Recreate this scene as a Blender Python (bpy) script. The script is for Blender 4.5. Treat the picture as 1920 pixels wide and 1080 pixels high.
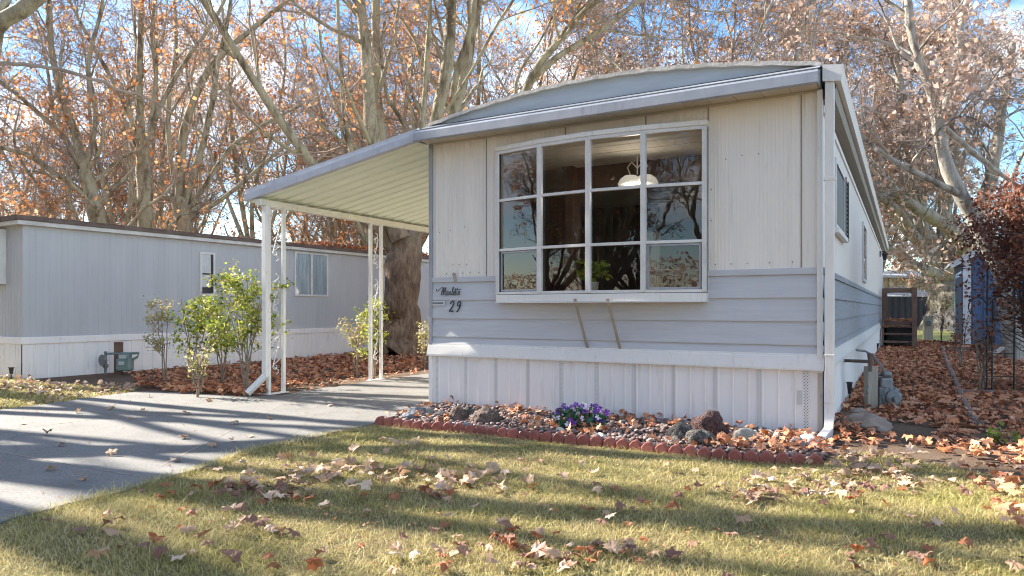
import bpy, math, random
import numpy as np
from mathutils import Vector, Matrix, noise as mnoise
sc = bpy.context.scene
for o in list(bpy.data.objects): bpy.data.objects.remove(o)
R = math.radians
# ------------------------------------------------------------------ camera
TH = R(29.3); ST, CT = math.sin(TH), math.cos(TH)
EYE = 1.14; F = 1312.0; HZ = 579.0
cam = bpy.data.cameras.new('camera'); camo = bpy.data.objects.new('camera', cam)
sc.collection.objects.link(camo); sc.camera = camo
camo.location = (0, 0, EYE); camo.rotation_euler = (R(90), 0, TH)
cam.sensor_width = 36; cam.lens = F/1920*36; cam.shift_y = (HZ-540)/1920
cam.clip_start = .05; cam.clip_end = 2000
# ------------------------------------------------------------------ world
SUN_AZ = R(-93.0); SUN_EL = R(31)
world = bpy.data.worlds.new('World'); sc.world = world; world.use_nodes = True
wn = world.node_tree; wn.nodes.clear()
def WN(t, **k):
    n = wn.nodes.new(t)
    for a, b in k.items(): setattr(n, a, b)
    return n
wl = wn.links.new
sky = WN('ShaderNodeTexSky', sky_type='NISHITA', sun_disc=False, sun_elevation=SUN_EL, sun_rotation=SUN_AZ)
sky.air_density = 1.0; sky.dust_density = .25; sky.ozone_density = 2.0
tc = WN('ShaderNodeTexCoord'); sep = WN('ShaderNodeSeparateXYZ'); wl(tc.outputs['Generated'], sep.inputs[0])
zz = WN('ShaderNodeMath', operation='MAXIMUM'); wl(sep.outputs[2], zz.inputs[0]); zz.inputs[1].default_value = .0
za = WN('ShaderNodeMath', operation='ADD'); wl(zz.outputs[0], za.inputs[0]); za.inputs[1].default_value = .22
dx = WN('ShaderNodeMath', operation='DIVIDE'); wl(sep.outputs[0], dx.inputs[0]); wl(za.outputs[0], dx.inputs[1])
dy = WN('ShaderNodeMath', operation='DIVIDE'); wl(sep.outputs[1], dy.inputs[0]); wl(za.outputs[0], dy.inputs[1])
cmb = WN('ShaderNodeCombineXYZ'); wl(dx.outputs[0], cmb.inputs[0]); wl(dy.outputs[0], cmb.inputs[1])
nz = WN('ShaderNodeTexNoise'); nz.inputs['Scale'].default_value = 1.5; nz.inputs['Detail'].default_value = 7
nz.inputs['Roughness'].default_value = .55; wl(cmb.outputs[0], nz.inputs['Vector'])
cr = WN('ShaderNodeValToRGB'); cr.color_ramp.elements[0].position = .50; cr.color_ramp.elements[1].position = .66
wl(nz.outputs['Fac'], cr.inputs[0])
mx = WN('ShaderNodeMixRGB'); wl(cr.outputs[0], mx.inputs[0]); wl(sky.outputs[0], mx.inputs[1])
mx.inputs[2].default_value = (7.0, 7.05, 7.2, 1)
hs = WN('ShaderNodeHueSaturation'); wl(mx.outputs[0], hs.inputs['Color']); hs.inputs['Saturation'].default_value = 1.2
bg = WN('ShaderNodeBackground'); wl(hs.outputs[0], bg.inputs[0]); bg.inputs[1].default_value = .09
wo = WN('ShaderNodeOutputWorld'); wl(bg.outputs[0], wo.inputs[0])
# ------------------------------------------------------------------ sun
sl = bpy.data.lights.new('sun', 'SUN'); sl.energy = 5.0; sl.angle = R(.55); sl.color = (1, .93, .82)
so = bpy.data.objects.new('sun', sl); sc.collection.objects.link(so)
sd = Vector((math.sin(SUN_AZ)*math.cos(SUN_EL), math.cos(SUN_AZ)*math.cos(SUN_EL), math.sin(SUN_EL)))
so.rotation_euler = sd.to_track_quat('Z', 'Y').to_euler(); so.location = (-20, 0, 30)
# ------------------------------------------------------------------ exposure
sc.view_settings.view_transform = 'Standard'; sc.view_settings.look = 'None'
sc.cycles.filter_width = 1.1; sc.view_settings.exposure = 1.92; sc.view_settings.gamma = 1

# ------------------------------------------------------------------ helpers
rng = np.random.default_rng(7); random.seed(7)
def cw(cx, d, z=0.0):            # camera-aligned ground coordinates -> world
    return np.array((cx*CT-d*ST, cx*ST+d*CT, z))
def W(u, v, d):                  # pixel + depth -> world
    return cw((u-960)/F*d, d, EYE+(HZ-v)/F*d)
def G(u, v, z=0.0):
    d = (EYE-z)*F/(v-HZ); p = W(u, v, d); p[2] = z; return p
def onX(u, v, X):
    r = (u-960)/F; d = X/(r*CT-ST); return W(u, v, d)
def onY(u, v, Y):
    r = (u-960)/F; d = Y/(r*ST+CT); return W(u, v, d)

def tag(o, label=None, cat=None, group=None, kind=None):
    if label: o['label'] = label
    if cat: o['category'] = cat
    if group: o['group'] = group
    if kind: o['kind'] = kind
    return o
def link(o):
    sc.collection.objects.link(o); return o
def thing(name, label, cat, loc=(0, 0, 0), rz=0, group=None):
    o = link(bpy.data.objects.new(name, None)); o.empty_display_size = .1
    o.location = tuple(float(a) for a in loc); o.rotation_euler = (0, 0, rz)
    return tag(o, label, cat, group)
def rootof(o):
    while o.parent: o = o.parent
    return o
def npmesh(name, V, Fs, mat, parent=None, local=False, smooth=False, origin=None):
    """V (n,3); Fs list of int arrays (m,k)"""
    V = np.asarray(V, dtype=np.float64)
    me = bpy.data.meshes.new(name)
    off = np.zeros(3)
    if parent is not None and not local: off = np.array(rootof(parent).location)
    if origin is not None: off = np.array(origin, dtype=float)
    V = V-off
    me.vertices.add(len(V)); me.vertices.foreach_set('co', V.astype(np.float32).ravel())
    loops = np.concatenate([f.ravel() for f in Fs]).astype(np.int32)
    tot = np.concatenate([np.full(len(f), f.shape[1], dtype=np.int32) for f in Fs])
    st = np.concatenate([[0], np.cumsum(tot)[:-1]]).astype(np.int32)
    me.loops.add(len(loops)); me.loops.foreach_set('vertex_index', loops)
    me.polygons.add(len(tot)); me.polygons.foreach_set('loop_start', st); me.polygons.foreach_set('loop_total', tot)
    if smooth: me.polygons.foreach_set('use_smooth', np.ones(len(tot), dtype=bool))
    me.update(calc_edges=True); me.validate()
    if mat: me.materials.append(mat)
    o = link(bpy.data.objects.new(name, me))
    if parent is not None: o.parent = parent
    elif origin is not None: o.location = tuple(float(a) for a in origin)
    return o
def copy_tree(o, parent=None):
    c = o.copy(); sc.collection.objects.link(c); c.parent = parent
    for ch in [x for x in o.children]: copy_tree(ch, c)
    return c

class MB:
    def __init__(s): s.v = []; s.f = []
    def add(s, vs, fs):
        b = len(s.v); s.v += [tuple(float(c) for c in v) for v in vs]; s.f += [tuple(b+i for i in f) for f in fs]; return s
    def box(s, c, d, rot=None):
        x, y, z = d[0]/2, d[1]/2, d[2]/2
        vs = [Vector(p) for p in ((-x,-y,-z),(x,-y,-z),(x,y,-z),(-x,y,-z),(-x,-y,z),(x,-y,z),(x,y,z),(-x,y,z))]
        if rot is not None: vs = [rot @ v for v in vs]
        return s.add([v+Vector(c) for v in vs], [(0,3,2,1),(4,5,6,7),(0,1,5,4),(1,2,6,5),(2,3,7,6),(3,0,4,7)])
    def b2(s, a, b):
        a = np.minimum(a, b) if False else a
        lo = [min(a[i], b[i]) for i in range(3)]; hi = [max(a[i], b[i]) for i in range(3)]
        return s.box([(lo[i]+hi[i])/2 for i in range(3)], [hi[i]-lo[i] for i in range(3)])
    def bar(s, a, b, w, h, up=(0, 0, 1)):
        a = Vector(a); b = Vector(b); d = (b-a); L = d.length; d.normalize(); u = Vector(up)
        if abs(d.dot(u)) > .98: u = Vector((0, 1, 0))
        r = d.cross(u).normalized(); u2 = r.cross(d)
        vs = [p+r*(w/2*i)+u2*(h/2*j) for p in (a, b) for i, j in ((-1,-1),(1,-1),(1,1),(-1,1))]
        return s.add(vs, [(3,2,1,0),(4,5,6,7),(0,1,5,4),(1,2,6,5),(2,3,7,6),(3,0,4,7)])
    def tube(s, pts, r, n=8, cap=True):
        pts = [Vector([float(c) for c in p]) for p in pts]; rs = r if hasattr(r, '__len__') else [r]*len(pts)
        vs = []; fs = []
        pn = None
        for i, p in enumerate(pts):
            t = (pts[min(i+1, len(pts)-1)]-pts[max(i-1, 0)]).normalized()
            if pn is None:
                a = Vector((0, 0, 1)) if abs(t.z) < .9 else Vector((1, 0, 0)); pn = t.cross(a).normalized()
            else:
                pn = (pn-t*pn.dot(t)).normalized()
            bn = t.cross(pn)
            for k in range(n):
                an = 2*math.pi*k/n; vs.append(p+(pn*math.cos(an)+bn*math.sin(an))*rs[i])
        for i in range(len(pts)-1):
            for k in range(n):
                fs.append((i*n+k, i*n+(k+1) % n, (i+1)*n+(k+1) % n, (i+1)*n+k))
        if cap: fs.append(tuple(range(n))[::-1]); fs.append(tuple((len(pts)-1)*n+k for k in range(n)))
        return s.add(vs, fs)
    def lathe(s, c, prof, n=20, axis='Z'):
        vs = []; fs = []; c = Vector([float(a) for a in c])
        for (r, h) in prof:
            for k in range(n):
                a = 2*math.pi*k/n; p = (r*math.cos(a), r*math.sin(a), h)
                if axis == 'Y': p = (p[0], p[2], p[1])
                if axis == 'X': p = (p[2], p[0], p[1])
                vs.append(c+Vector(p))
        for i in range(len(prof)-1):
            for k in range(n): fs.append((i*n+k, i*n+(k+1) % n, (i+1)*n+(k+1) % n, (i+1)*n+k))
        fs.append(tuple(range(n))[::-1]); fs.append(tuple((len(prof)-1)*n+k for k in range(n)))
        return s.add(vs, fs)
    def prism(s, poly, z0, z1):
        n = len(poly); vs = [(p[0], p[1], z0) for p in poly]+[(p[0], p[1], z1) for p in poly]
        return s.add(vs, [tuple(range(n))[::-1], tuple(range(n, 2*n))]+[(i, (i+1) % n, n+(i+1) % n, n+i) for i in range(n)])
    def sweepY(s, prof, y0, y1):       # prof in (x,z) open strip
        n = len(prof); vs = [(p[0], y0, p[1]) for p in prof]+[(p[0], y1, p[1]) for p in prof]
        return s.add(vs, [(i, i+1, n+i+1, n+i) for i in range(n-1)])
    def sweepX(s, prof, x0, x1, close=False, caps=False):       # prof in (y,z)
        n = len(prof); vs = [(x0, p[0], p[1]) for p in prof]+[(x1, p[0], p[1]) for p in prof]
        fs = [(i, i+1, n+i+1, n+i) for i in range(n-1)]
        if close: fs.append((n-1, 0, n, 2*n-1))
        if caps: fs += [tuple(range(n)), tuple(range(n, 2*n))[::-1]]
        return s.add(vs, fs)
    def vstrip(s, xy, z0, z1):         # vertical ribbed sheet, z1 number or function of x
        n = len(xy); zf = z1 if callable(z1) else (lambda x, y: z1); zg = z0 if callable(z0) else (lambda x, y: z0)
        vs = [(p[0], p[1], zg(*p)) for p in xy]+[(p[0], p[1], zf(*p)) for p in xy]
        return s.add(vs, [(i, i+1, n+i+1, n+i) for i in range(n-1)])
    def build(s, name, mat, parent=None, local=False, smooth=False, bevel=0, origin=None, solid=0):
        me = bpy.data.meshes.new(name); off = Vector((0, 0, 0))
        if parent is not None and not local: off = Vector(rootof(parent).location)
        if origin is not None: off = Vector([float(a) for a in origin])
        me.from_pydata([tuple(Vector(v)-off) for v in s.v], [], s.f)
        me.update()
        if smooth:
            for p in me.polygons: p.use_smooth = True
        if mat: me.materials.append(mat)
        o = link(bpy.data.objects.new(name, me))
        if parent is not None: o.parent = parent
        elif origin is not None: o.location = off
        if solid:
            m = o.modifiers.new('solid', 'SOLIDIFY'); m.thickness = solid; m.offset = 0
        if bevel:
            m = o.modifiers.new('bevel', 'BEVEL'); m.width = bevel; m.segments = 2; m.limit_method = 'ANGLE'; m.angle_limit = R(50)
        if smooth and bevel == 0 and len(s.f) > 0 and smooth == 'auto':
            pass
        return o

# ------------------------------------------------------------------ materials
def newmat(name):
    m = bpy.data.materials.new(name); m.use_nodes = True; nt = m.node_tree
    return m, nt, nt.nodes['Principled BSDF']
def nd(nt, t, **k):
    n = nt.nodes.new(t)
    for a, b in k.items():
        if a in n.inputs.keys() and not hasattr(n, a): n.inputs[a].default_value = b
        else: setattr(n, a, b)
    return n
def ramp(nt, fac, stops, interp='LINEAR'):
    r = nt.nodes.new('ShaderNodeValToRGB'); cr = r.color_ramp; cr.interpolation = interp
    while len(cr.elements) < len(stops): cr.elements.new(.5)
    for e, (p, c) in zip(cr.elements, stops): e.position = p; e.color = (c[0], c[1], c[2], 1)
    nt.links.new(fac, r.inputs[0]); return r.outputs[0]
def coords(nt, scale=(1, 1, 1), world=False):
    if world:
        g = nt.nodes.new('ShaderNodeNewGeometry'); src = g.outputs['Position']
    else:
        t = nt.nodes.new('ShaderNodeTexCoord'); src = t.outputs['Object']
    m = nt.nodes.new('ShaderNodeMapping'); m.inputs['Scale'].default_value = scale
    nt.links.new(src, m.inputs[0]); return m.outputs[0]
def noise(nt, vec, scale, detail=4, rough=.55):
    n = nt.nodes.new('ShaderNodeTexNoise'); n.inputs['Scale'].default_value = scale
    n.inputs['Detail'].default_value = detail; n.inputs['Roughness'].default_value = rough
    nt.links.new(vec, n.inputs['Vector']); return n.outputs['Fac']
def mixc(nt, f, a, b, mode='MIX'):
    m = nt.nodes.new('ShaderNodeMixRGB'); m.blend_type = mode
    for s, i in ((f, 0), (a, 1), (b, 2)):
        if isinstance(s, (int, float)): m.inputs[i].default_value = s
        elif isinstance(s, (tuple, list)): m.inputs[i].default_value = (s[0], s[1], s[2], 1)
        else: nt.links.new(s, m.inputs[i])
    return m.outputs[0]
def bump(nt, h, bsdf, dist=.01, strength=.5):
    b = nt.nodes.new('ShaderNodeBump'); b.inputs['Distance'].default_value = dist; b.inputs['Strength'].default_value = strength
    nt.links.new(h, b.inputs['Height']); nt.links.new(b.outputs[0], bsdf.inputs['Normal'])
def mat(name, c, c2=None, scale=6, stretch=(1, 1, 1), rough=.6, metal=0, bmp=0, bscale=None, dirt=None, dscale=3, dstretch=None, spec=.5):
    m, nt, b = newmat(name); v = coords(nt, stretch)
    c2 = c2 or tuple(x*.85 for x in c)
    col = ramp(nt, noise(nt, v, scale, 5), [(.3, c), (.7, c2)])
    if dirt:
        dv = coords(nt, dstretch or (1, 1, .25)); f = ramp(nt, noise(nt, dv, dscale, 8, .65), [(.56, (0, 0, 0)), (.86, (.8, .8, .8))])
        col = mixc(nt, f, col, dirt)
    nt.links.new(col, b.inputs['Base Color']); b.inputs['Roughness'].default_value = rough; b.inputs['Metallic'].default_value = metal
    b.inputs['Specular IOR Level'].default_value = spec
    if bmp: bump(nt, noise(nt, coords(nt, stretch), bscale or scale*4, 4), b, bmp, .6)
    return m
M = {}
M['wall'] = mat('cream_aluminium', (.80, .74, .665), (.74, .685, .62), 2, (3, 3, .4), .5, dirt=(.42, .37, .30), dscale=2.2, dstretch=(9, 9, .5), bmp=.002, bscale=30)
M['trimwhite'] = mat('white_trim', (.76, .73, .69), (.69, .665, .63), 3, (1, 1, 1), .45, dirt=(.42, .38, .33), dscale=4, dstretch=(6, 6, .8))
M['skirt'] = mat('white_skirting', (.84, .80, .77), (.78, .745, .72), 2, (3, 3, .4), .5, dirt=(.44, .38, .32), dscale=3, dstretch=(6, 6, .6))
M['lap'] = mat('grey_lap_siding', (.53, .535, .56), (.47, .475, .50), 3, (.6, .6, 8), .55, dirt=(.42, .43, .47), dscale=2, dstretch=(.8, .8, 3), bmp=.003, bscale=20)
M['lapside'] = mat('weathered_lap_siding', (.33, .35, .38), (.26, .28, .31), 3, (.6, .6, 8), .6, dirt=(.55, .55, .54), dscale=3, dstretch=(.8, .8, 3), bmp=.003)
M['soffit'] = mat('tan_soffit', (.56, .50, .40), (.48, .43, .35), 4, rough=.5)
M['fascia'] = mat('grey_metal_fascia', (.36, .38, .42), (.27, .29, .33), 2, (2, 8, 2), .35, metal=.15, dirt=(.16, .16, .19), dscale=6, dstretch=(3, 3, .5))
M['carfascia'] = mat('pale_metal_carport_edge', (.56, .59, .65), (.44, .47, .53), 2, (2, 8, 2), .35, metal=.1, dirt=(.3, .3, .33), dscale=6, dstretch=(3, 3, .5))
M['flash'] = mat('weathered_metal_flashing', (.36, .385, .42), (.16, .18, .22), 2.2, (1, 6, 6), .35, metal=.2)
M['archpanel'] = mat('blue_grey_roof_panel', (.45, .49, .51), (.36, .40, .43), 2, (1, 1, 5), .4)
M['membrane'] = mat('pale_roof_coating', (.62, .58, .52), (.42, .38, .33), 9, rough=.8, bmp=.01, bscale=30, dirt=(.2, .17, .14), dscale=8)
M['glassframe'] = mat('aluminium_window_frame', (.70, .68, .66), (.60, .58, .56), 5, rough=.35, metal=.1, dirt=(.45, .40, .34), dscale=9, dstretch=(2, 2, 2))
M['brace'] = mat('tan_strap', (.40, .33, .26), (.30, .25, .20), 8, rough=.6)
M['black'] = mat('black_paint', (.018, .018, .02), (.03, .03, .03), 8, rough=.4)
M['sign'] = mat('pale_sign_plate', (.55, .57, .58), rough=.5)
M['carunder'] = mat('pale_green_panel', (.82, .86, .72), (.76, .80, .67), 2, (1, 4, 1), .45)
M['carbeam'] = mat('cream_beam', (.74, .72, .60), (.66, .64, .54), 3, rough=.5, dirt=(.35, .3, .24), dscale=6, dstretch=(2, 2, 2))
M['postwhite'] = mat('white_post_paint', (.78, .77, .74), (.68, .67, .64), 4, rough=.45, dirt=(.36, .3, .25), dscale=6, dstretch=(3, 3, 1))
M['nwall'] = mat('blue_grey_ribbed_wall', (.48, .48, .485), (.43, .43, .435), 1.2, (3, 3, .5), .6, dirt=(.37, .37, .375), dscale=1.2, dstretch=(5, 5, .6))
M['nfascia'] = mat('rusty_brown_fascia', (.085, .05, .04), (.17, .125, .10), 5, (1, 1, 4), .8, bmp=.004)
M['nwhite'] = mat('peeling_white_fascia', (.66, .64, .60), (.5, .47, .43), 5, rough=.7, dirt=(.22, .16, .11), dscale=6, dstretch=(1, 1, 3))
M['gas'] = mat('grey_meter_metal', (.23, .245, .25), (.15, .16, .165), 14, rough=.5, metal=.3, dirt=(.3, .27, .22), dscale=9, dstretch=(1, 1, 1), bmp=.002)
M['gasgreen'] = mat('green_grey_meter', (.22, .30, .28), (.16, .22, .21), 10, rough=.5, metal=.2)
M['rust'] = mat('rusty_pipe', (.10, .06, .045), (.17, .12, .10), 12, rough=.8, bmp=.003)
M['oldwood'] = mat('weathered_post_wood', (.42, .37, .31), (.30, .26, .21), 6, (6, 6, .5), .85, bmp=.006, dirt=(.2, .17, .13), dscale=5)
M['redwood'] = mat('dark_stained_wood', (.12, .065, .045), (.19, .12, .09), 5, (1, 1, 1), .75, bmp=.003)
M['logwood'] = mat('rotting_timber', (.16, .11, .09), (.28, .22, .19), 6, (1, 1, 1), .9, bmp=.01)
M['terracotta'] = mat('red_scalloped_concrete', (.31, .10, .075), (.21, .065, .052), 9, rough=.9, bmp=.006, bscale=60, dirt=(.36, .19, .15), dscale=7, dstretch=(1, 1, 1))
M['blueshed'] = mat('blue_shed_paint', (.075, .13, .24), (.055, .10, .19), 3, (6, 6, .5), .6)
M['shedwhite'] = mat('shed_white_trim', (.66, .66, .66), rough=.6)
M['darkshed'] = mat('dark_steel_shed', (.055, .055, .065), (.08, .08, .09), 4, (8, 8, .4), .5)
M['tanmetal'] = mat('tan_corrugated_metal', (.62, .50, .28), (.52, .42, .24), 3, rough=.6)
M['paleroof'] = mat('pale_steel_roof', (.50, .53, .56), rough=.5)
M['potwhite'] = mat('white_ceramic', (.75, .73, .68), rough=.3)
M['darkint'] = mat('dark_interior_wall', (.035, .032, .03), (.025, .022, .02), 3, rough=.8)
M['ceil'] = mat('plank_ceiling', (.80, .74, .66), (.72, .66, .58), 2, (6, 1, 1), .6)
M['header'] = mat('brown_header_beam', (.075, .045, .03), (.055, .03, .02), 4, (6, 1, 1), .5)
M['cloth'] = mat('pale_curtain', (.5, .48, .44), (.36, .35, .33), 3, (12, 12, .4), .9)
M['stem'] = mat('rose_stem_bark', (.20, .15, .11), (.30, .24, .18), 20, rough=.85)
M['mulch'] = mat('dark_soil', (.05, .036, .026), (.09, .062, .045), 25, rough=.95, bmp=.02, bscale=60)

def leafmat(name, stops, rough=.65, trans=.35, vein=False, objrand=False):
    m, nt, b = newmat(name)
    g = nt.nodes.new('ShaderNodeNewGeometry'); f = g.outputs['Random Per Island']
    if objrand:
        oi = nt.nodes.new('ShaderNodeObjectInfo'); a = nd(nt, 'ShaderNodeMath', operation='ADD'); nt.links.new(f, a.inputs[0]); nt.links.new(oi.outputs['Random'], a.inputs[1])
        a2 = nd(nt, 'ShaderNodeMath', operation='FRACT'); nt.links.new(a.outputs[0], a2.inputs[0]); f = a2.outputs[0]
    col = ramp(nt, f, stops)
    if vein:
        col = mixc(nt, .25, col, ramp(nt, noise(nt, coords(nt), 45, 3), [(.35, (.25, .12, .06)), (.65, (.75, .5, .32))]), 'OVERLAY')
    nt.links.new(col, b.inputs['Base Color']); b.inputs['Roughness'].default_value = rough; b.inputs['Specular IOR Level'].default_value = .25
    t = nt.nodes.new('ShaderNodeBsdfTranslucent'); nt.links.new(col, t.inputs[0])
    ms = nt.nodes.new('ShaderNodeMixShader'); ms.inputs[0].default_value = trans
    out = nt.nodes['Material Output']; nt.links.new(b.outputs[0], ms.inputs[1]); nt.links.new(t.outputs[0], ms.inputs[2]); nt.links.new(ms.outputs[0], out.inputs[0])
    return m
M['treeleaf'] = leafmat('autumn_tree_leaves', [(0, (.44, .15, .05)), (.3, (.62, .27, .10)), (.55, (.68, .40, .23)), (.75, (.50, .27, .17)), (.92, (.76, .45, .16)), (1, (.72, .54, .38))], trans=.4)
M['treeleafpink'] = leafmat('dry_tree_leaves', [(0, (.50, .32, .23)), (.3, (.66, .47, .36)), (.6, (.74, .58, .48)), (.85, (.56, .29, .16)), (1, (.82, .68, .57))], trans=.35)
M['litter'] = leafmat('fallen_leaf_litter', [(0, (.26, .105, .06)), (.25, (.46, .20, .105)), (.5, (.58, .31, .18)), (.72, (.50, .24, .135)), (.88, (.68, .45, .30)), (1, (.58, .20, .07))], trans=.12, vein=True)
M['leaforange'] = leafmat('orange_brown_leaf', [(0, (.30, .11, .045)), (.5, (.38, .155, .07)), (1, (.34, .16, .09))], trans=.2, vein=True, objrand=True)
M['leaftan'] = leafmat('pale_tan_leaf', [(0, (.50, .37, .26)), (.5, (.42, .29, .19)), (1, (.64, .53, .42))], trans=.15, vein=True, objrand=True)
M['leafbrown'] = leafmat('dull_brown_leaf', [(0, (.21, .12, .085)), (.5, (.27, .165, .12)), (1, (.18, .10, .075))], trans=.12, vein=True, objrand=True)
M['roseleaf'] = leafmat('rose_leaves', [(0, (.09, .15, .02)), (.25, (.18, .26, .035)), (.5, (.36, .42, .06)), (.8, (.56, .54, .12)), (1, (.6, .5, .22))], rough=.4, trans=.4)
M['paleroseleaf'] = leafmat('pale_rose_leaves', [(0, (.25, .26, .08)), (.4, (.45, .42, .18)), (.8, (.60, .52, .30)), (1, (.5, .3, .16))], rough=.5, trans=.4)
M['greenleaf'] = leafmat('bright_green_leaves', [(0, (.10, .22, .02)), (.5, (.25, .36, .04)), (1, (.45, .45, .06))], rough=.4, trans=.4)
M['russet'] = leafmat('russet_vine_leaves', [(0, (.12, .04, .025)), (.4, (.22, .085, .05)), (.75, (.32, .13, .075)), (1, (.42, .22, .14))], trans=.3)
M['vinetwig'] = mat('vine_twigs', (.20, .14, .11), (.11, .07, .06), 9, rough=.9)
M['petal'] = leafmat('silk_petals', [(0, (.10, .02, .30)), (.25, (.24, .07, .50)), (.42, (.05, .01, .10)), (.55, (.62, .50, .72)), (.8, (.80, .70, .74)), (1, (.85, .80, .62))], trans=.2)
M['silkleaf'] = leafmat('silk_leaves', [(0, (.02, .09, .05)), (.5, (.06, .16, .05)), (.8, (.03, .13, .13)), (1, (.36, .14, .07))], trans=.15)

def bark(name, brown_top, pale, mid, dark):
    m, nt, b = newmat(name); v = coords(nt, (1, 1, .35))
    vo = nt.nodes.new('ShaderNodeTexVoronoi'); vo.inputs['Scale'].default_value = 5; nt.links.new(v, vo.inputs['Vector'])
    n1 = noise(nt, v, 3.5, 8, .65)
    col = ramp(nt, n1, [(.36, dark), (.44, mid), (.52, pale), (.66, pale), (.74, mid)])
    col = mixc(nt, .25, col, ramp(nt, noise(nt, v, 40, 3), [(.3, (.3, .3, .3)), (.7, (.8, .8, .8))]), 'OVERLAY')
    # brown flaky bark low on the trunk
    t = nt.nodes.new('ShaderNodeTexCoord'); s = nt.nodes.new('ShaderNodeSeparateXYZ'); nt.links.new(t.outputs['Object'], s.inputs[0])
    mr = nt.nodes.new('ShaderNodeMapRange'); mr.inputs['From Min'].default_value = brown_top; mr.inputs['From Max'].default_value = brown_top-2.2
    ad = nd(nt, 'ShaderNodeMath', operation='MULTIPLY_ADD'); nt.links.new(n1, ad.inputs[0]); ad.inputs[1].default_value = -4; nt.links.new(s.outputs[2], ad.inputs[2])
    nt.links.new(ad.outputs[0], mr.inputs['Value'])
    n2 = noise(nt, coords(nt, (1, 1, .3)), 9, 8, .7)
    bc = ramp(nt, n2, [(.3, (.07, .045, .03)), (.5, (.20, .135, .09)), (.62, (.30, .22, .15)), (.75, (.14, .10, .07))])
    col = mixc(nt, mr.outputs[0], col, bc)
    nt.links.new(col, b.inputs['Base Color']); b.inputs['Roughness'].default_value = .85; b.inputs['Specular IOR Level'].default_value = .2
    bump(nt, noise(nt, coords(nt, (1, 1, .3)), 14, 8, .7), b, .05, .8)
    return m
M['bark'] = bark('sycamore_bark', 2.6, (.38, .335, .23), (.24, .20, .13), (.13, .10, .065))
M['barkgrey'] = bark('grey_sycamore_bark', -3, (.42, .385, .33), (.28, .245, .20), (.16, .135, .11))
M['twig'] = mat('twig_bark', (.36, .28, .22), (.22, .16, .125), 3, rough=.9)

def groundmat(name, stops, scale, fine, fstops, bmp=.02):
    m, nt, b = newmat(name); v = coords(nt, world=True)
    a = ramp(nt, noise(nt, v, scale, 6, .6), stops); f = ramp(nt, noise(nt, v, fine, 5, .7), fstops)
    nt.links.new(mixc(nt, .6, a, f, 'OVERLAY'), b.inputs['Base Color']); b.inputs['Roughness'].default_value = .95; b.inputs['Specular IOR Level'].default_value = .15
    bump(nt, noise(nt, v, fine, 5, .7), b, bmp, .7); return m
M['lawn'] = groundmat('thatch_and_grass', [(.35, (.13, .10, .05)), (.5, (.18, .145, .07)), (.65, (.12, .115, .045))], 1.3, 60, [(.3, (.15, .15, .15)), (.7, (.75, .75, .75))])
M['ground'] = groundmat('bare_earth', [(.35, (.11, .075, .05)), (.65, (.17, .12, .085))], .8, 30, [(.3, (.25, .25, .25)), (.7, (.7, .7, .7))])
M['farlawn'] = groundmat('far_lawn_grass', [(.35, (.26, .28, .09)), (.65, (.34, .32, .13))], .5, 20, [(.3, (.35, .35, .35)), (.7, (.65, .65, .65))])

def concretemat():
    m, nt, b = newmat('driveway_concrete'); v = coords(nt, world=True)
    a = ramp(nt, noise(nt, v, .9, 6, .6), [(.3, (.140, .134, .124)), (.5, (.188, .180, .167)), (.7, (.125, .118, .108))])
    f = ramp(nt, noise(nt, v, 55, 6, .8), [(.35, (.28, .28, .28)), (.65, (.70, .70, .70))])
    c = mixc(nt, .7, a, f, 'OVERLAY')
    st = ramp(nt, noise(nt, v, 2.3, 8, .7), [(.60, (0, 0, 0)), (.72, (1, 1, 1))])
    c = mixc(nt, st, c, (.15, .13, .115))
    sp = nt.nodes.new('ShaderNodeTexVoronoi'); sp.inputs['Scale'].default_value = 16; nt.links.new(v, sp.inputs['Vector'])
    c = mixc(nt, ramp(nt, sp.outputs['Distance'], [(.05, (1, 1, 1)), (.11, (0, 0, 0))]), c, (.07, .055, .045))
    # hairline cracks
    wv = nt.nodes.new('ShaderNodeTexVoronoi'); wv.feature = 'DISTANCE_TO_EDGE'; wv.inputs['Scale'].default_value = .55
    dn = nt.nodes.new('ShaderNodeTexNoise'); dn.inputs['Scale'].default_value = 3; nt.links.new(v, dn.inputs['Vector'])
    nt.links.new(mixc(nt, .12, v, dn.outputs['Color'], 'ADD'), wv.inputs['Vector'])
    c = mixc(nt, ramp(nt, wv.outputs['Distance'], [(.0, (.8, .8, .8)), (.006, (0, 0, 0))]), c, (.12, .11, .10))
    nt.links.new(c, b.inputs['Base Color']); b.inputs['Roughness'].default_value = .9
    bump(nt, noise(nt, v, 120, 4), b, .003, .6); return m
M['concrete'] = concretemat()

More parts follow.
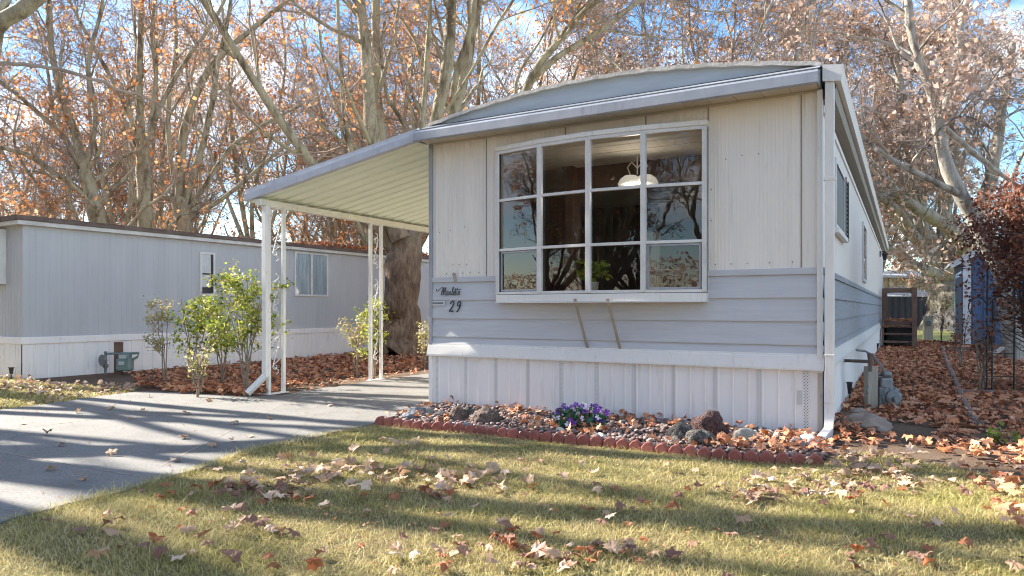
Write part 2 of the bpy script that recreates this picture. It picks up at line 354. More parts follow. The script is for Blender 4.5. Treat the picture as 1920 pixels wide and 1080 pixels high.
def grassmat():
    m, nt, b = newmat('grass_blades'); g = nt.nodes.new('ShaderNodeNewGeometry')
    v = coords(nt, world=True)
    pn = noise(nt, v, 1.6, 5, .6)
    green = ramp(nt, g.outputs['Random Per Island'], [(0, (.19, .21, .03)), (.5, (.34, .34, .055)), (1, (.50, .46, .13))])
    straw = ramp(nt, g.outputs['Random Per Island'], [(0, (.24, .18, .075)), (.35, (.52, .42, .18)), (1, (.78, .68, .37))])
    c = mixc(nt, ramp(nt, pn, [(.40, (1, 1, 1)), (.62, (.12, .12, .12))]), straw, green) if False else mixc(nt, ramp(nt, pn, [(.44, (.08, .08, .08)), (.70, (.7, .7, .7))]), straw, green)
    nt.links.new(c, b.inputs['Base Color']); b.inputs['Roughness'].default_value = .6; b.inputs['Specular IOR Level'].default_value = .2
    t = nt.nodes.new('ShaderNodeBsdfTranslucent'); nt.links.new(c, t.inputs[0]); ms = nt.nodes.new('ShaderNodeMixShader'); ms.inputs[0].default_value = .3
    nt.links.new(b.outputs[0], ms.inputs[1]); nt.links.new(t.outputs[0], ms.inputs[2]); nt.links.new(ms.outputs[0], nt.nodes['Material Output'].inputs[0])
    return m
M['grass'] = grassmat()

def rockmat(name, c1, c2, pore=True, sc_=9):
    m, nt, b = newmat(name); v = coords(nt)
    c = ramp(nt, noise(nt, v, sc_, 8, .7), [(.3, c1), (.7, c2)])
    if pore:
        vo = nt.nodes.new('ShaderNodeTexVoronoi'); vo.inputs['Scale'].default_value = 60; nt.links.new(v, vo.inputs['Vector'])
        bump(nt, ramp(nt, vo.outputs['Distance'], [(.1, (0, 0, 0)), (.5, (1, 1, 1))]), b, .02, .9)
    else: bump(nt, noise(nt, v, 20, 8, .7), b, .02, .7)
    nt.links.new(c, b.inputs['Base Color']); b.inputs['Roughness'].default_value = .9; return m
M['lava'] = rockmat('dark_red_lava_rock', (.045, .022, .02), (.12, .06, .055))
M['lavablack'] = rockmat('grey_black_lava_rock', (.04, .037, .034), (.17, .155, .13))
M['lavabrown'] = rockmat('brown_lava_rock', (.09, .065, .05), (.2, .14, .11))
M['slate'] = rockmat('blue_grey_stone', (.12, .14, .16), (.20, .22, .25), False)
M['greystone'] = rockmat('grey_field_stone', (.20, .19, .16), (.38, .35, .29), False, 4)
M['palestone'] = rockmat('cream_stone', (.5, .45, .38), (.7, .66, .6), False, 5)
M['tanstone'] = rockmat('tan_stone', (.20, .15, .12), (.36, .29, .24), False, 5)
def pebm():
    m, nt, b = newmat('pink_brown_pebbles'); g = nt.nodes.new('ShaderNodeNewGeometry')
    c = ramp(nt, g.outputs['Random Per Island'], [(0, (.11, .065, .055)), (.3, (.20, .125, .11)), (.6, (.28, .19, .165)), (.82, (.16, .11, .10)), (.95, (.40, .34, .30)), (1, (.6, .56, .52))])
    nt.links.new(c, b.inputs['Base Color']); b.inputs['Roughness'].default_value = .75; return m
M['pebble'] = pebm()

def glassm(name, ior=1.7, tint=(.93, .95, .95)):
    m, nt, b = newmat(name); nt.nodes.remove(b)
    fr = nt.nodes.new('ShaderNodeFresnel'); fr.inputs[0].default_value = ior
    g = nt.nodes.new('ShaderNodeBsdfGlossy'); g.inputs['Roughness'].default_value = .006; g.inputs[0].default_value = (1, .96, .95, 1)
    v = coords(nt, world=True); bp = nt.nodes.new('ShaderNodeBump'); bp.inputs['Distance'].default_value = .0022; bp.inputs['Strength'].default_value = .5
    nt.links.new(noise(nt, v, 2.4, 2), bp.inputs['Height']); nt.links.new(bp.outputs[0], g.inputs['Normal'])
    t = nt.nodes.new('ShaderNodeBsdfTransparent'); t.inputs[0].default_value = (*tint, 1)
    ms = nt.nodes.new('ShaderNodeMixShader'); nt.links.new(fr.outputs[0], ms.inputs[0]); nt.links.new(t.outputs[0], ms.inputs[1]); nt.links.new(g.outputs[0], ms.inputs[2])
    nt.links.new(ms.outputs[0], nt.nodes['Material Output'].inputs[0]); return m
M['glass'] = glassm('window_glass', 1.72)
M['darkglass'] = glassm('dusty_window_glass', 1.6, (.6, .62, .62))
M['thinglass'] = glassm('thin_window_glass', 1.35, (.92, .94, .95))
def ventm():
    m, nt, b = newmat('perforated_vent'); t = nt.nodes.new('ShaderNodeTexCoord')
    mp = nt.nodes.new('ShaderNodeMapping'); nt.links.new(t.outputs['Object'], mp.inputs[0]); mp.inputs['Rotation'].default_value = (0, R(45), 0); mp.inputs['Scale'].default_value = (52, 0, 52)
    s = nt.nodes.new('ShaderNodeSeparateXYZ'); nt.links.new(mp.outputs[0], s.inputs[0])
    outs = []
    for i in (0, 2):
        f = nd(nt, 'ShaderNodeMath', operation='FRACT'); nt.links.new(s.outputs[i], f.inputs[0])
        g = nd(nt, 'ShaderNodeMath', operation='GREATER_THAN'); nt.links.new(f.outputs[0], g.inputs[0]); g.inputs[1].default_value = .48; outs.append(g.outputs[0])
    mu = nd(nt, 'ShaderNodeMath', operation='MULTIPLY'); nt.links.new(outs[0], mu.inputs[0]); nt.links.new(outs[1], mu.inputs[1])
    nt.links.new(mixc(nt, mu.outputs[0], (.78, .75, .72), (.16, .15, .14)), b.inputs['Base Color']); return m
M['vent'] = ventm()
def lampglow():
    m, nt, b = newmat('lit_white_glass_shade'); b.inputs['Base Color'].default_value = (.8, .78, .72, 1)
    b.inputs['Emission Color'].default_value = (1, .92, .8, 1); b.inputs['Emission Strength'].default_value = .10; return m
M['shade'] = lampglow()

# ================================================================== GROUND
def poly_area_pts(poly, n, r=rng):
    """uniform random points in a polygon (n,2)"""
    P = np.array([(p[0], p[1]) for p in poly]); lo = P.min(0); hi = P.max(0); out = []
    tot = 0
    while tot < n:
        q = r.uniform(lo, hi, (max(n*3, 64), 2)); m = inpoly(q, P); q = q[m]; out.append(q); tot += len(q)
    return np.concatenate(out)[:n]
def inpoly(q, P):
    x, y = q[:, 0], q[:, 1]; c = np.zeros(len(q), bool); n = len(P)
    for i in range(n):
        x1, y1 = P[i]; x2, y2 = P[(i+1) % n]
        if y1 == y2: continue
        t = ((y1 > y) != (y2 > y)) & (x < (x2-x1)*(y-y1)/(y2-y1)+x1); c ^= t
    return c
def area(poly):
    P = np.array([(p[0], p[1]) for p in poly]); x, y = P[:, 0], P[:, 1]
    return abs(np.sum(x*np.roll(y, -1)-y*np.roll(x, -1)))/2
def g2(*px): return [tuple(G(u, v)[:2]) for u, v in px]
def sheet(name, poly, z, m, kind='structure'):
    s = MB(); s.add([(p[0], p[1], z) for p in poly], [tuple(range(len(poly)))]); o = s.build(name, m)
    if kind: o['kind'] = kind
    return o
sheet('ground', [(-400, -400), (400, -400), (400, 400), (-400, 400)], 0, M['ground'])
XR = -.656; XL = -4.99; YF = 6.89; YB = 27.0      # our home's footprint
# driveway: irregular edges
right_edge = g2((0, 985), (90, 962), (200, 935), (290, 908), (370, 884), (470, 850), (590, 822), (700, 799), (707, 792))
left_edge = g2((541, 742), (480, 747), (400, 743), (330, 738), (250, 737), (170, 748), (90, 760), (0, 772))
DW = [(-6.2, -3)]+right_edge+[(-4.62, 6.98), (-4.62, 7.4), (-4.62, 16), (-7.18, 16), (-7.2, 8.6), (-7.12, 6.9)]+left_edge+[(-14, 2.6), (-16, -3)]
def wobble(poly, amp=.02, step=.12, seed=3):
    r = np.random.default_rng(seed); out = []
    for i in range(len(poly)):
        a = np.array(poly[i]); b = np.array(poly[(i+1) % len(poly)]); n = max(1, int(np.linalg.norm(b-a)/step))
        for k in range(n):
            p = a+(b-a)*k/n
            out.append(tuple(p+(r.normal(0, amp, 2) if np.linalg.norm(b-a) < 8 else 0)))
    return out
DWw = wobble(DW)
s = MB(); s.prism(DWw, -.05, .022); o = s.build('driveway', M['concrete']); o['kind'] = 'structure'
# control joints as thin dirty strips
def joint(a, b, w=.012):
    a = Vector((a[0], a[1], .0245)); b = Vector((b[0], b[1], .0245)); s = MB(); d = (b-a).normalized(); nn = Vector((-d.y, d.x, 0))*w/2
    s.add([a+nn, b+nn, b-nn, a-nn], [(0, 1, 2, 3)]); return s
js = MB()
for a, b in (((-60, 842), (262, 900)), ((0, 812), (330, 772)), ((300, 880), (560, 745))):
    js2 = joint(G(*a), G(*b)); js.add(js2.v, js2.f)
js.build('driveway_joint', mat('joint_sand', (.42, .38, .31), (.22, .19, .16), 20, rough=.95))['kind'] = 'structure'
LAWN = right_edge+g2((800, 803), (950, 820), (1100, 836), (1260, 852), (1400, 866), (1540, 874), (1590, 850), (1660, 850), (1800, 880), (1990, 920))+[(6, 4.2), (6, -4), (-6.2, -4), (-6.2, -3)]
LAWN = LAWN[::1]
sheet('lawn', wobble(LAWN, .015, .15, 5), .004, M['lawn'])
LAWNL = [(-30, 3.2), (-14, 2.65)]+left_edge[::-1][:4]+g2((258, 728), (120, 722), (43, 716))+[(-12.6, 6.3), (-30, 6.3)]
sheet('side_lawn', LAWNL, .004, M['lawn'])
sheet('back_lawn', [(-2, 27.5), (14, 24.5), (60, 40), (60, 46), (-20, 46)], .004, M['farlawn'])
BED = g2((708, 788), (800, 800), (950, 816), (1100, 830), (1260, 847), (1400, 860), (1540, 868))+[(-.5, 6.15), (-.55, 6.87), (XL+.25, 6.87)]
sheet('gravel_bed_soil', BED, .008, M['mulch'])

# ================================================================== OUR HOME
home = thing('mobile_home', 'cream and blue-grey mobile home numbered 29 with large bowed front window', 'mobile home', ((XL+XR)/2, YF, 0))
ZT = 3.125; ZG = 1.515; ZL = .71; ZS = .58
def ribs(x0, x1, pitch, depth, y, groove=.3):
    xs = []; x = x0
    while x < x1:
        xs += [(x, y), (x+pitch*(1-groove), y), (x+pitch*(1-groove)+pitch*groove*.25, y-depth), (x+pitch-pitch*groove*.25, y-depth)]; x += pitch
    xs = [p for p in xs if p[0] < x1]+[(x1, y)]; return xs
# front wall: left ribbed part, above window, right panel with faint grooves
s = MB(); s.vstrip(ribs(XL+.03, -4.20, .066, .010, YF), ZG-.02, ZT+.02); s.vstrip(ribs(-4.20, -4.02, .05, .003, YF-.003), ZG-.02, ZT+.02)
s.vstrip(ribs(-4.04, -1.67, .06, .002, YF), 2.88, ZT+.02)
s.vstrip(ribs(-1.67, XR-.17, .035, .0018, YF), ZG-.02, ZT+.02); s.vstrip(ribs(XR-.165, XR, .035, .0018, YF-.004), ZG-.02, ZT+.02)
s.build('front_wall', M['wall'], home)
s = MB()
for x in (-4.2, -3.2, -2.3, -1.67, XR-.168): s.b2((x-.004, YF-.010, ZG if x in (-4.2, -1.67, XR-.168) else 2.93), (x+.004, YF+.01, ZT))
s.build('panel_seam', mat('seam_shadow', (.25, .23, .2), rough=.7), home)
s = MB()
for x, z in [(-4.75, 1.56), (-4.65, 1.56), (-4.52, 1.56), (-4.42, 1.56), (-4.3, 1.56), (-4.2, 1.56), (-4.66, 1.66), (-4.57, 1.66), (-4.47, 1.66), (-1.6, 1.57), (-1.45, 1.57), (-1.3, 1.57), (-1.1, 1.57), (-.9, 1.57), (XR-.02, 2.7), (XR-.02, 2.35), (XR-.02, 1.98), (XR-.02, 1.6), (-1.64, 2.3), (-1.64, 2.0), (-1.2, 2.6), (-1.35, 2.6), (-1.5, 2.58), (-4.85, 2.05), (-4.7, 2.07), (-4.5, 2.1)]:
    s.lathe((x, YF-.010, z), [(.006, 0), (.006, -.006)], 6, 'Y')
s.build('wall_screws', M['rust'], home)
# lap siding
rows = [1.455, 1.243, 1.025, .807, ZL]
def lapprof(y, rows, t=.020):
    pr = []
    for i in range(len(rows)-1):
        pr += [(y-.004, rows[i]-.001), (y-t, rows[i+1]+.012), (y-t, rows[i+1]), (y-.004, rows[i+1])]
    return pr
s = MB()
z0 = 1.23
for xa, xb, rr in ((XL+.03, -4.02, rows), (-1.68, XR-.02, rows), (-4.02, -1.68, [1.30, 1.243, 1.025, .807, ZL])):
    s.sweepX(lapprof(YF, rr), xa, xb)
s.build('front_lap_siding', M['lap'], home)
s = MB(); s.b2((XL+.03, YF-.022, 1.455), (-4.02, YF, ZG)); s.build('siding_cap_strip', M['lap'], home, bevel=.004); s = MB(); s.b2((-1.68, YF-.022, 1.455), (XR-.02, YF, ZG)); s.build('siding_cap_strip', M['lap'], home, bevel=.004)
# belly trim
s = MB()
pr = [(YF-.005, ZL+.02), (YF-.024, ZL+.018), (YF-.026, ZL), (YF-.036, ZL-.006), (YF-.060, ZS+.02), (YF-.060, ZS), (YF-.02, ZS)]
s.sweepX(pr, XL-.02, -1.03); s.sweepX([(a-.003, b+.001) for a, b in pr], -1.032, XR+.03)
s.build('belly_trim', M['trimwhite'], home)
# front skirting
xs = []; x = XL; pitch = .405; yv = YF-.02
vents = []
s = MB()
x = XL+.02; pts = []
pw = (XR-XL-.03)/10.5
i = 0
while x < XR-.02:
    a = x
    prof = [(0, 0), (.055, 0), (.06, .007), (.125, .007), (.13, 0), (.25, 0), (.255, .012), (.262, .012), (.267, 0), (pw-.012, 0), (pw-.006, .014)]
    pts += [(a+p, yv-d) for p, d in prof if a+p < XR-.02]
    vents.append(a+.0925); x += pw; i += 1
pts.append((XR-.02, yv)); s.vstrip(pts, -.02, ZS+.02); s.build('front_skirting', M['skirt'], home)
for a in vents[:-1]+[vents[-1]]:
    if a+.03 > XR-.05: continue
    s = MB(); s.b2((a-.022, yv-.0105, .03), (a+.022, yv-.0075, ZS)); s.build('skirting_vent', M['vent'], home)
s = MB(); s.box((XR-.16, yv-.004, .33), (.085, .003, .13)); s.build('skirting_patch', mat('tape_patch', (.60, .59, .57), (.52, .50, .48), 20), home)
# corner trims
s = MB(); s.b2((XL-.012, YF-.03, ZL-.03), (XL+.035, YF+.02, ZT)); s.build('left_corner_trim', M['fascia'], home, bevel=.004)
s = MB(); s.b2((XL-.01, YF-.034, 0), (XL+.04, YF+.02, ZS)); s.build('left_skirting_corner', M['skirt'], home, bevel=.004)
s = MB(); s.b2((XR-.035, YF-.045, ZS-.02), (XR+.012, YF+.03, ZT-.01)); s.build('right_corner_trim', M['trimwhite'], home, bevel=.005)
s = MB(); s.b2((XR-.03, YF-.03, 0), (XR+.01, YF+.03, ZS-.02)); s.build('right_skirting_corner', mat('rust_stained_trim', (.58, .53, .46), (.40, .32, .25), 9, (1, 1, .5), dirt=(.2, .11, .07), dscale=7), home, bevel=.004)
# soffit
s = MB(); n = 18; L = XR-XL
for k in range(n):
    xa = XL-.0+L*k/n; xb = XL+L*(k+1)/n
    s.add([(xa, YF, ZT), (xb-.02, YF, ZT), (xb-.02, YF-.29, ZT-.008), (xa, YF-.29, ZT-.008)], [(0, 1, 2, 3)])
    s.add([(xb-.02, YF, ZT), (xb-.014, YF, ZT+.008), (xb-.014, YF-.29, ZT), (xb-.02, YF-.29, ZT-.008)], [(0, 1, 2, 3)])
    s.add([(xb-.014, YF, ZT+.008), (xb, YF, ZT), (xb, YF-.29, ZT-.008), (xb-.014, YF-.29, ZT)], [(0, 1, 2, 3)])
s.build('soffit', M['soffit'], home)
s = MB(); s.b2((XL+.03, YF-.016, ZT-.022), (XR, YF-.004, ZT-.001)); s.build('soffit_moulding', M['soffit'], home, bevel=.003)
# fascia + stepped flashing
s = MB(); s.sweepX([(YF-.285, ZT-.03), (YF-.30, ZT-.03), (YF-.315, ZT-.015), (YF-.31, ZT+.075), (YF-.30, ZT+.095), (YF-.27, ZT+.10)], XL-.03, XR+.0)
s.add([(XR, YF-.315, ZT-.02), (XR, YF-.27, ZT+.10), (XR, YF, ZT+.19), (XR, YF, ZT-.01)], [(0, 1, 2, 3)])
s.add([(XL-.03, YF-.315, ZT-.02), (XL-.03, YF-.27, ZT+.10), (XL-.03, YF, ZT+.19), (XL-.03, YF, ZT-.01)], [(0, 1, 2, 3)])
s.build('fascia', M['fascia'], home)
s = MB(); s.sweepX([(YF-.30, ZT+.096), (YF-.295, ZT+.104), (YF-.17, ZT+.140), (YF-.165, ZT+.152), (YF-.06, ZT+.20), (YF-.03, ZT+.201)], XL-.03, XR+.0)
s.build('eave_flashing', M['flash'], home)
for yy, zz1 in ((YF-.296, ZT+.094), (YF-.176, ZT+.139), (YF-.062, ZT+.198)):
    s = MB(); s.b2((XL-.03, yy-.004, zz1), (XR, yy+.004, zz1+.007)); s.build('flashing_seam', M['black'], home)
# arched roof with raised front panel
def arch(x):
    t = (x-XL)/(XR-XL); return ZT+.195+.235*math.sin(math.pi*min(max(t, 0), 1))**.85
N = 40; XA, XB = XL-.02, XR+.02
xs = [XA+(XB-XA)*k/N for k in range(N+1)]
s = MB(); s.add([(x, YF-.035, ZT+.17) for x in xs]+[(x, YF-.03, arch(x)) for x in xs], [(i, i+1, N+2+i, N+1+i) for i in range(N)]); s.build('arched_gable_panel', M['archpanel'], home)
s = MB(); s.add([(x, YF-.03, arch(x)+.0) for x in xs]+[(x, YB, arch(x)) for x in xs], [(i, i+1, N+2+i, N+1+i) for i in range(N)]); s.build('roof', M['membrane'], home)
s = MB(); 
for i in range(N):
    wv = .006*math.sin(i*2.3)
    s.bar((xs[i], YF-.03, arch(xs[i])+.008+wv), (xs[i+1], YF-.03, arch(xs[i+1])+.008+.006*math.sin((i+1)*2.3)), .09, .038)
s.build('roof_rim', M['membrane'], home)
# side wall (right) with ribs
def sidestrip(x, y0, y1, pitch, depth, z0, z1, s):
    ys = []; y = y0
    while y < y1: ys += [(x, y), (x, y+pitch*.7), (x+depth, y+pitch*.78), (x+depth, y+pitch*.92)]; y += pitch
    ys.append((x, y1)); s.vstrip(ys, z0, z1); return s
WIN = [(7.95, 9.15, 1.98, 2.76), (14.2, 15.6, 1.72, 2.62)]
s = MB(); sidestrip(XR, YF, YB, .10, .006, ZG, 3.0, s); s.build('side_wall', M['wall'], home)
s = MB(); pr = [(XR-(YF-a), b) for a, b in lapprof(YF, [1.455, 1.243, 1.025, .807, ZL], .022)]
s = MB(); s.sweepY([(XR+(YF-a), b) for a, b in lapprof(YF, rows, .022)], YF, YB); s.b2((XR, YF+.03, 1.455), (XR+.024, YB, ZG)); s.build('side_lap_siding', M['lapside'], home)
s = MB(); s.sweepY([(XR+(YF-a), b) for a, b in pr] if False else [(XR+.005, ZL+.02), (XR+.026, ZL+.018), (XR+.03, ZL-.006), (XR+.058, ZS+.02), (XR+.058, ZS), (XR+.02, ZS)], YF-.03, YB); s.build('side_belly_trim', M['trimwhite'], home)
s = MB(); sidestrip(XR+.02, YF, YB, .135, .012, -.02, ZS+.02, s); s.build('side_skirting', M['skirt'], home)
s = MB(); s.b2((XR, YF+.03, 2.93), (XR+.02, YB, 2.99)); s.build('side_top_moulding', M['wall'], home)
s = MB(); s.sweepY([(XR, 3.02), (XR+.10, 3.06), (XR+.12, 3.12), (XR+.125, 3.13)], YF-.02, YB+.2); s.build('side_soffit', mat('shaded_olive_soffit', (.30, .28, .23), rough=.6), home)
s = MB(); s.sweepY([(XR+.10, 3.16), (XR+.125, 3.145), (XR+.165, 3.15), (XR+.18, 3.20), (XR+.172, 3.25), (XR+.185, 3.28), (XR+.17, 3.285), (XR+.02, 3.32)], YF-.12, YB+.3)
s.add([(XR+.02, YF-.12, 3.16), (XR+.165, YF-.12, 3.145), (XR+.18, YF-.12, 3.20), (XR+.172, YF-.12, 3.25), (XR+.185, YF-.12, 3.285), (XR+.02, YF-.12, 3.31)], [(0, 1, 2, 3, 4, 5)]); s.build('gutter', M['trimwhite'], home)
# left, rear walls (behind carport)
s = MB(); s.add([(XL, YF, 0), (XL, YB, 0), (XL, YB, 3.3), (XL, YF, 3.3)], [(0, 1, 2, 3)]); s.add([(XL, YB, 0), (XR, YB, 0), (XR, YB, 3.3), (XL, YB, 3.3)], [(0, 1, 2, 3)]); s.build('rear_wall', M['wall'], home)
# downspout
ds = MB(); dxx, dyy = XR+.075, YF-.075
ds.b2((dxx-.038, dyy-.03, .17), (dxx+.038, dyy+.03, 3.17)); ds.build('downspout', M['trimwhite'], home, bevel=.006)
s = MB(); s.b2((dxx-.05, dyy-.036, 2.28), (dxx+.045, dyy+.03, 2.31)); s.b2((dxx-.043, dyy-.034, .30), (dxx+.043, dyy+.034, .33)); s.b2((dxx-.043, dyy-.034, .72), (dxx+.043, dyy+.034, .735)); s.build('downspout_strap', M['trimwhite'], home, bevel=.003)
s = MB(); s.bar((dxx, dyy, .20), (dxx-.01, dyy-.05, .03), .075, .055, (0, 1, 0)); e0 = Vector((dxx-.01, dyy-.06, .05)); e1 = Vector((dxx-.03, dyy-.42, .035))
d = (e1-e0)
for k in range(-2, 3):
    off = Vector((.014*k, 0, .0)); s.bar(e0+off+Vector((0, 0, .008)), e1+off+Vector((0, 0, .008)), .008, .06)
for sx in (-1, 1): s.bar(e0+Vector((.034*sx, 0, 0)), e1+Vector((.034*sx, 0, 0)), .006, .06)
s.bar(e0+Vector((0, 0, .03)), e1+Vector((0, 0, .03)), .074, .006); s.bar(e0-Vector((0, 0, .028)), e1-Vector((0, 0, .028)), .074, .006)
s.build('downspout_outlet', M['trimwhite'], home)
# bowed window
BX = [-4.01, -3.43, -2.85, -2.27, -1.69]; BY = [6.84, 6.735, 6.70, 6.735, 6.84]; ZB0 = 1.315; ZB1 = 2.90
win = MB()
for i in range(5):
    w = .026 if 0 < i < 4 else .022
    win.bar((BX[i], BY[i]-.012, ZB0-.01), (BX[i], BY[i]-.012, ZB1), w*2, .05, (0, 1, 0))
for i in range(4):
    a = Vector((BX[i], BY[i], 0)); b = Vector((BX[i+1], BY[i+1], 0))
    for z, h in ((ZB0, .03), (ZB1, .035)): win.bar(a+Vector((0, -.004, z)), b+Vector((0, -.004, z)), .045, h)
w = win.build('bow_window', M['glassframe'], home, bevel=.003)
for i in range(4):
    a = Vector((BX[i], BY[i], 0)); b = Vector((BX[i+1], BY[i+1], 0)); d = (b-a).normalized()*.024
    for z in (1.80, 2.36): s = MB(); s.bar(a+d+Vector((0, -.006, z)), b-d+Vector((0, -.006, z)), .035, .030); s.build('window_muntin', M['glassframe'], w, bevel=.002)
for i in (0, 3):
    s = MB()
    a = Vector((BX[i], BY[i], 0)); b = Vector((BX[i+1], BY[i+1], 0)); d = (b-a).normalized()
    for z in (1.345, 1.77): s.bar(a+d*.04+Vector((0, 0, z)), b-d*.04+Vector((0, 0, z)), .02, .018)
    for q in (a+d*.045, b-d*.045): s.bar(q+Vector((0, 0, 1.34)), q+Vector((0, 0, 1.78)), .018, .02, (0, 1, 0))
    s.build('screen_frame', M['fascia'], w)
for i in range(4):
    s = MB(); a = (BX[i], BY[i]+.008); b = (BX[i+1], BY[i+1]+.008)
    s.add([(a[0], a[1], ZB0), (b[0], b[1], ZB0), (b[0], b[1], ZB1), (a[0], a[1], ZB1)], [(0, 1, 2, 3)]); s.build('window_pane', M['glass'], w)
def bowpoly(off, ex=.0):
    P = [(BX[0]-ex, YF+.02)]+[(x+(-ex if i == 0 else ex if i == 4 else 0), y-off) for i, (x, y) in enumerate(zip(BX, BY))]+[(BX[4]+ex, YF+.02)]; return P
s = MB(); s.prism(bowpoly(.035, .02), 1.215, 1.295); s.build('window_sill', M['trimwhite'], home, bevel=.004)
s = MB(); s.prism(bowpoly(.05, .025), 1.205, 1.214); s.build('sill_lip', M['trimwhite'], home)
s = MB(); s.prism(bowpoly(.035, .03), 2.918, 2.968); s.build('window_head_cap', M['trimwhite'], home, bevel=.006)
s = MB()
for x, y in ((-4.01, 6.84), (-1.69, 6.84)):
    s = MB(); s.b2((x-.022, y-.02, 1.3), (x+.022, YF+.01, 2.918)); s.build('window_jamb', M['glassframe'], home)
for x0, x1 in ((-2.99, -2.965), (-2.63, -2.60)):
    s = MB(); s.bar((x0, 6.66, 1.245), (x1+.03, YF-.022, .725), .032, .006, (0, 1, 0)); s.lathe((x0, 6.655, 1.235), [(.006, 0), (.006, -.006)], 6, 'Y'); s.lathe((x1+.03, YF-.028, .74), [(.006, 0), (.006, -.006)], 6, 'Y'); s.build('window_brace', M['brace'], home, bevel=.002)
# interior shell
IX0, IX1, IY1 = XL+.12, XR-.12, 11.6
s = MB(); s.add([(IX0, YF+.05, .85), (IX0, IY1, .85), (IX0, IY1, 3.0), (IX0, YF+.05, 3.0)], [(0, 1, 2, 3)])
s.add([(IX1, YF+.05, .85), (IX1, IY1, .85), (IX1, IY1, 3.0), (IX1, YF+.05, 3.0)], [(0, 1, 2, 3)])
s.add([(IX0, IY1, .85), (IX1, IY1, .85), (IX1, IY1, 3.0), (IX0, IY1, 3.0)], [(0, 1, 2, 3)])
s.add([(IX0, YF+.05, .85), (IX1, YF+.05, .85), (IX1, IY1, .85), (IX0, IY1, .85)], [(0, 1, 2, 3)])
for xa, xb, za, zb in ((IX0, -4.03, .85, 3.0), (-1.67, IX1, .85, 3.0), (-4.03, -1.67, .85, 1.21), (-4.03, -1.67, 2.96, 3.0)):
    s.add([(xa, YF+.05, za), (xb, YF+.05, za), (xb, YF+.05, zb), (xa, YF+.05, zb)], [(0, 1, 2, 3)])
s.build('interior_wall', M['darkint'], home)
s = MB()
for k in range(16): s.b2((IX0, YF+.05+k*.3, 2.93), (IX1, YF+.332+k*.3, 2.95))
s.build('interior_ceiling', M['ceil'], home)
s = MB(); s.b2((-3.62, 8.15, 2.66), (IX1, 8.25, 2.928)); s.b2((-3.72, 8.0, .85), (-3.62, 8.25, 2.928)); s.build('ceiling_header', M['header'], home)
s = MB()
pts = [(-3.18+.016*k, 9.4+.03*math.sin(k*1.3)) for k in range(16)]; s.vstrip(pts, .9, 2.2); pts = [(-2.0+.02*k, 9.9+.03*math.sin(k*1.3)) for k in range(14)]; s.vstrip(pts, .9, 2.3); s.build('curtain', M['cloth'], home)
# table + chair seen faintly
tb = thing('dining_table', 'dark dining table faintly visible inside behind the bowed window', 'table', (-2.3, 8.3, .85))
s = MB(); s.lathe((-2.3, 8.3, 1.56), [(.0, 0), (.55, 0), (.56, .015), (.55, .03), (0, .03)], 28); s.build('tabletop', M['darkshed'], tb)
s = MB(); s.lathe((-2.3, 8.3, .85), [(.28, 0), (.28, .03), (.05, .06), (.045, .71)], 16); s.build('pedestal', M['darkshed'], tb)
# side windows
def sidewin(y0, y1, z0, z1, shutter):
    f = MB(); x = XR+.018
    f.b2((x-.02, y0, z0), (x+.02, y0+.06, z1)); f.b2((x-.02, y1-.06, z0), (x+.02, y1, z1)); f.b2((x-.02, y0+.06, z0), (x+.02, y1-.06, z0+.05)); f.b2((x-.02, y0+.06, z1-.05), (x+.02, y1-.06, z1))
    o = f.build('side_window', M['glassframe'], home)
    g = MB(); g.b2((x-.006, y0+.06, z0+.05), (x+.004, y1-.06, z1-.05)); g.build('pane', M['black'] if shutter else M['darkglass'], o)
    if shutter:
        h = MB(); h.b2((x, y1+.02, z0), (x+.03, y1+.08, z1)); h.b2((x, y1+.42, z0), (x+.03, y1+.48, z1))
        for k in range(14):
            zc = z0+.03+(z1-z0-.06)*k/13; h.bar((x+.012, y1+.08, zc), (x+.012, y1+.42, zc), .022, .012)
        h.build('window_shutter', M['black'], home)
        s2 = MB(); s2.b2((x-.01, y0-.06, z0-.05), (x+.05, y1+.04, z0)); s2.build('side_window_sill', M['trimwhite'], home)
sidewin(8.0, 9.25, 1.98, 2.72, True)
sidewin(13.6, 14.7, 1.62, 2.66, False)
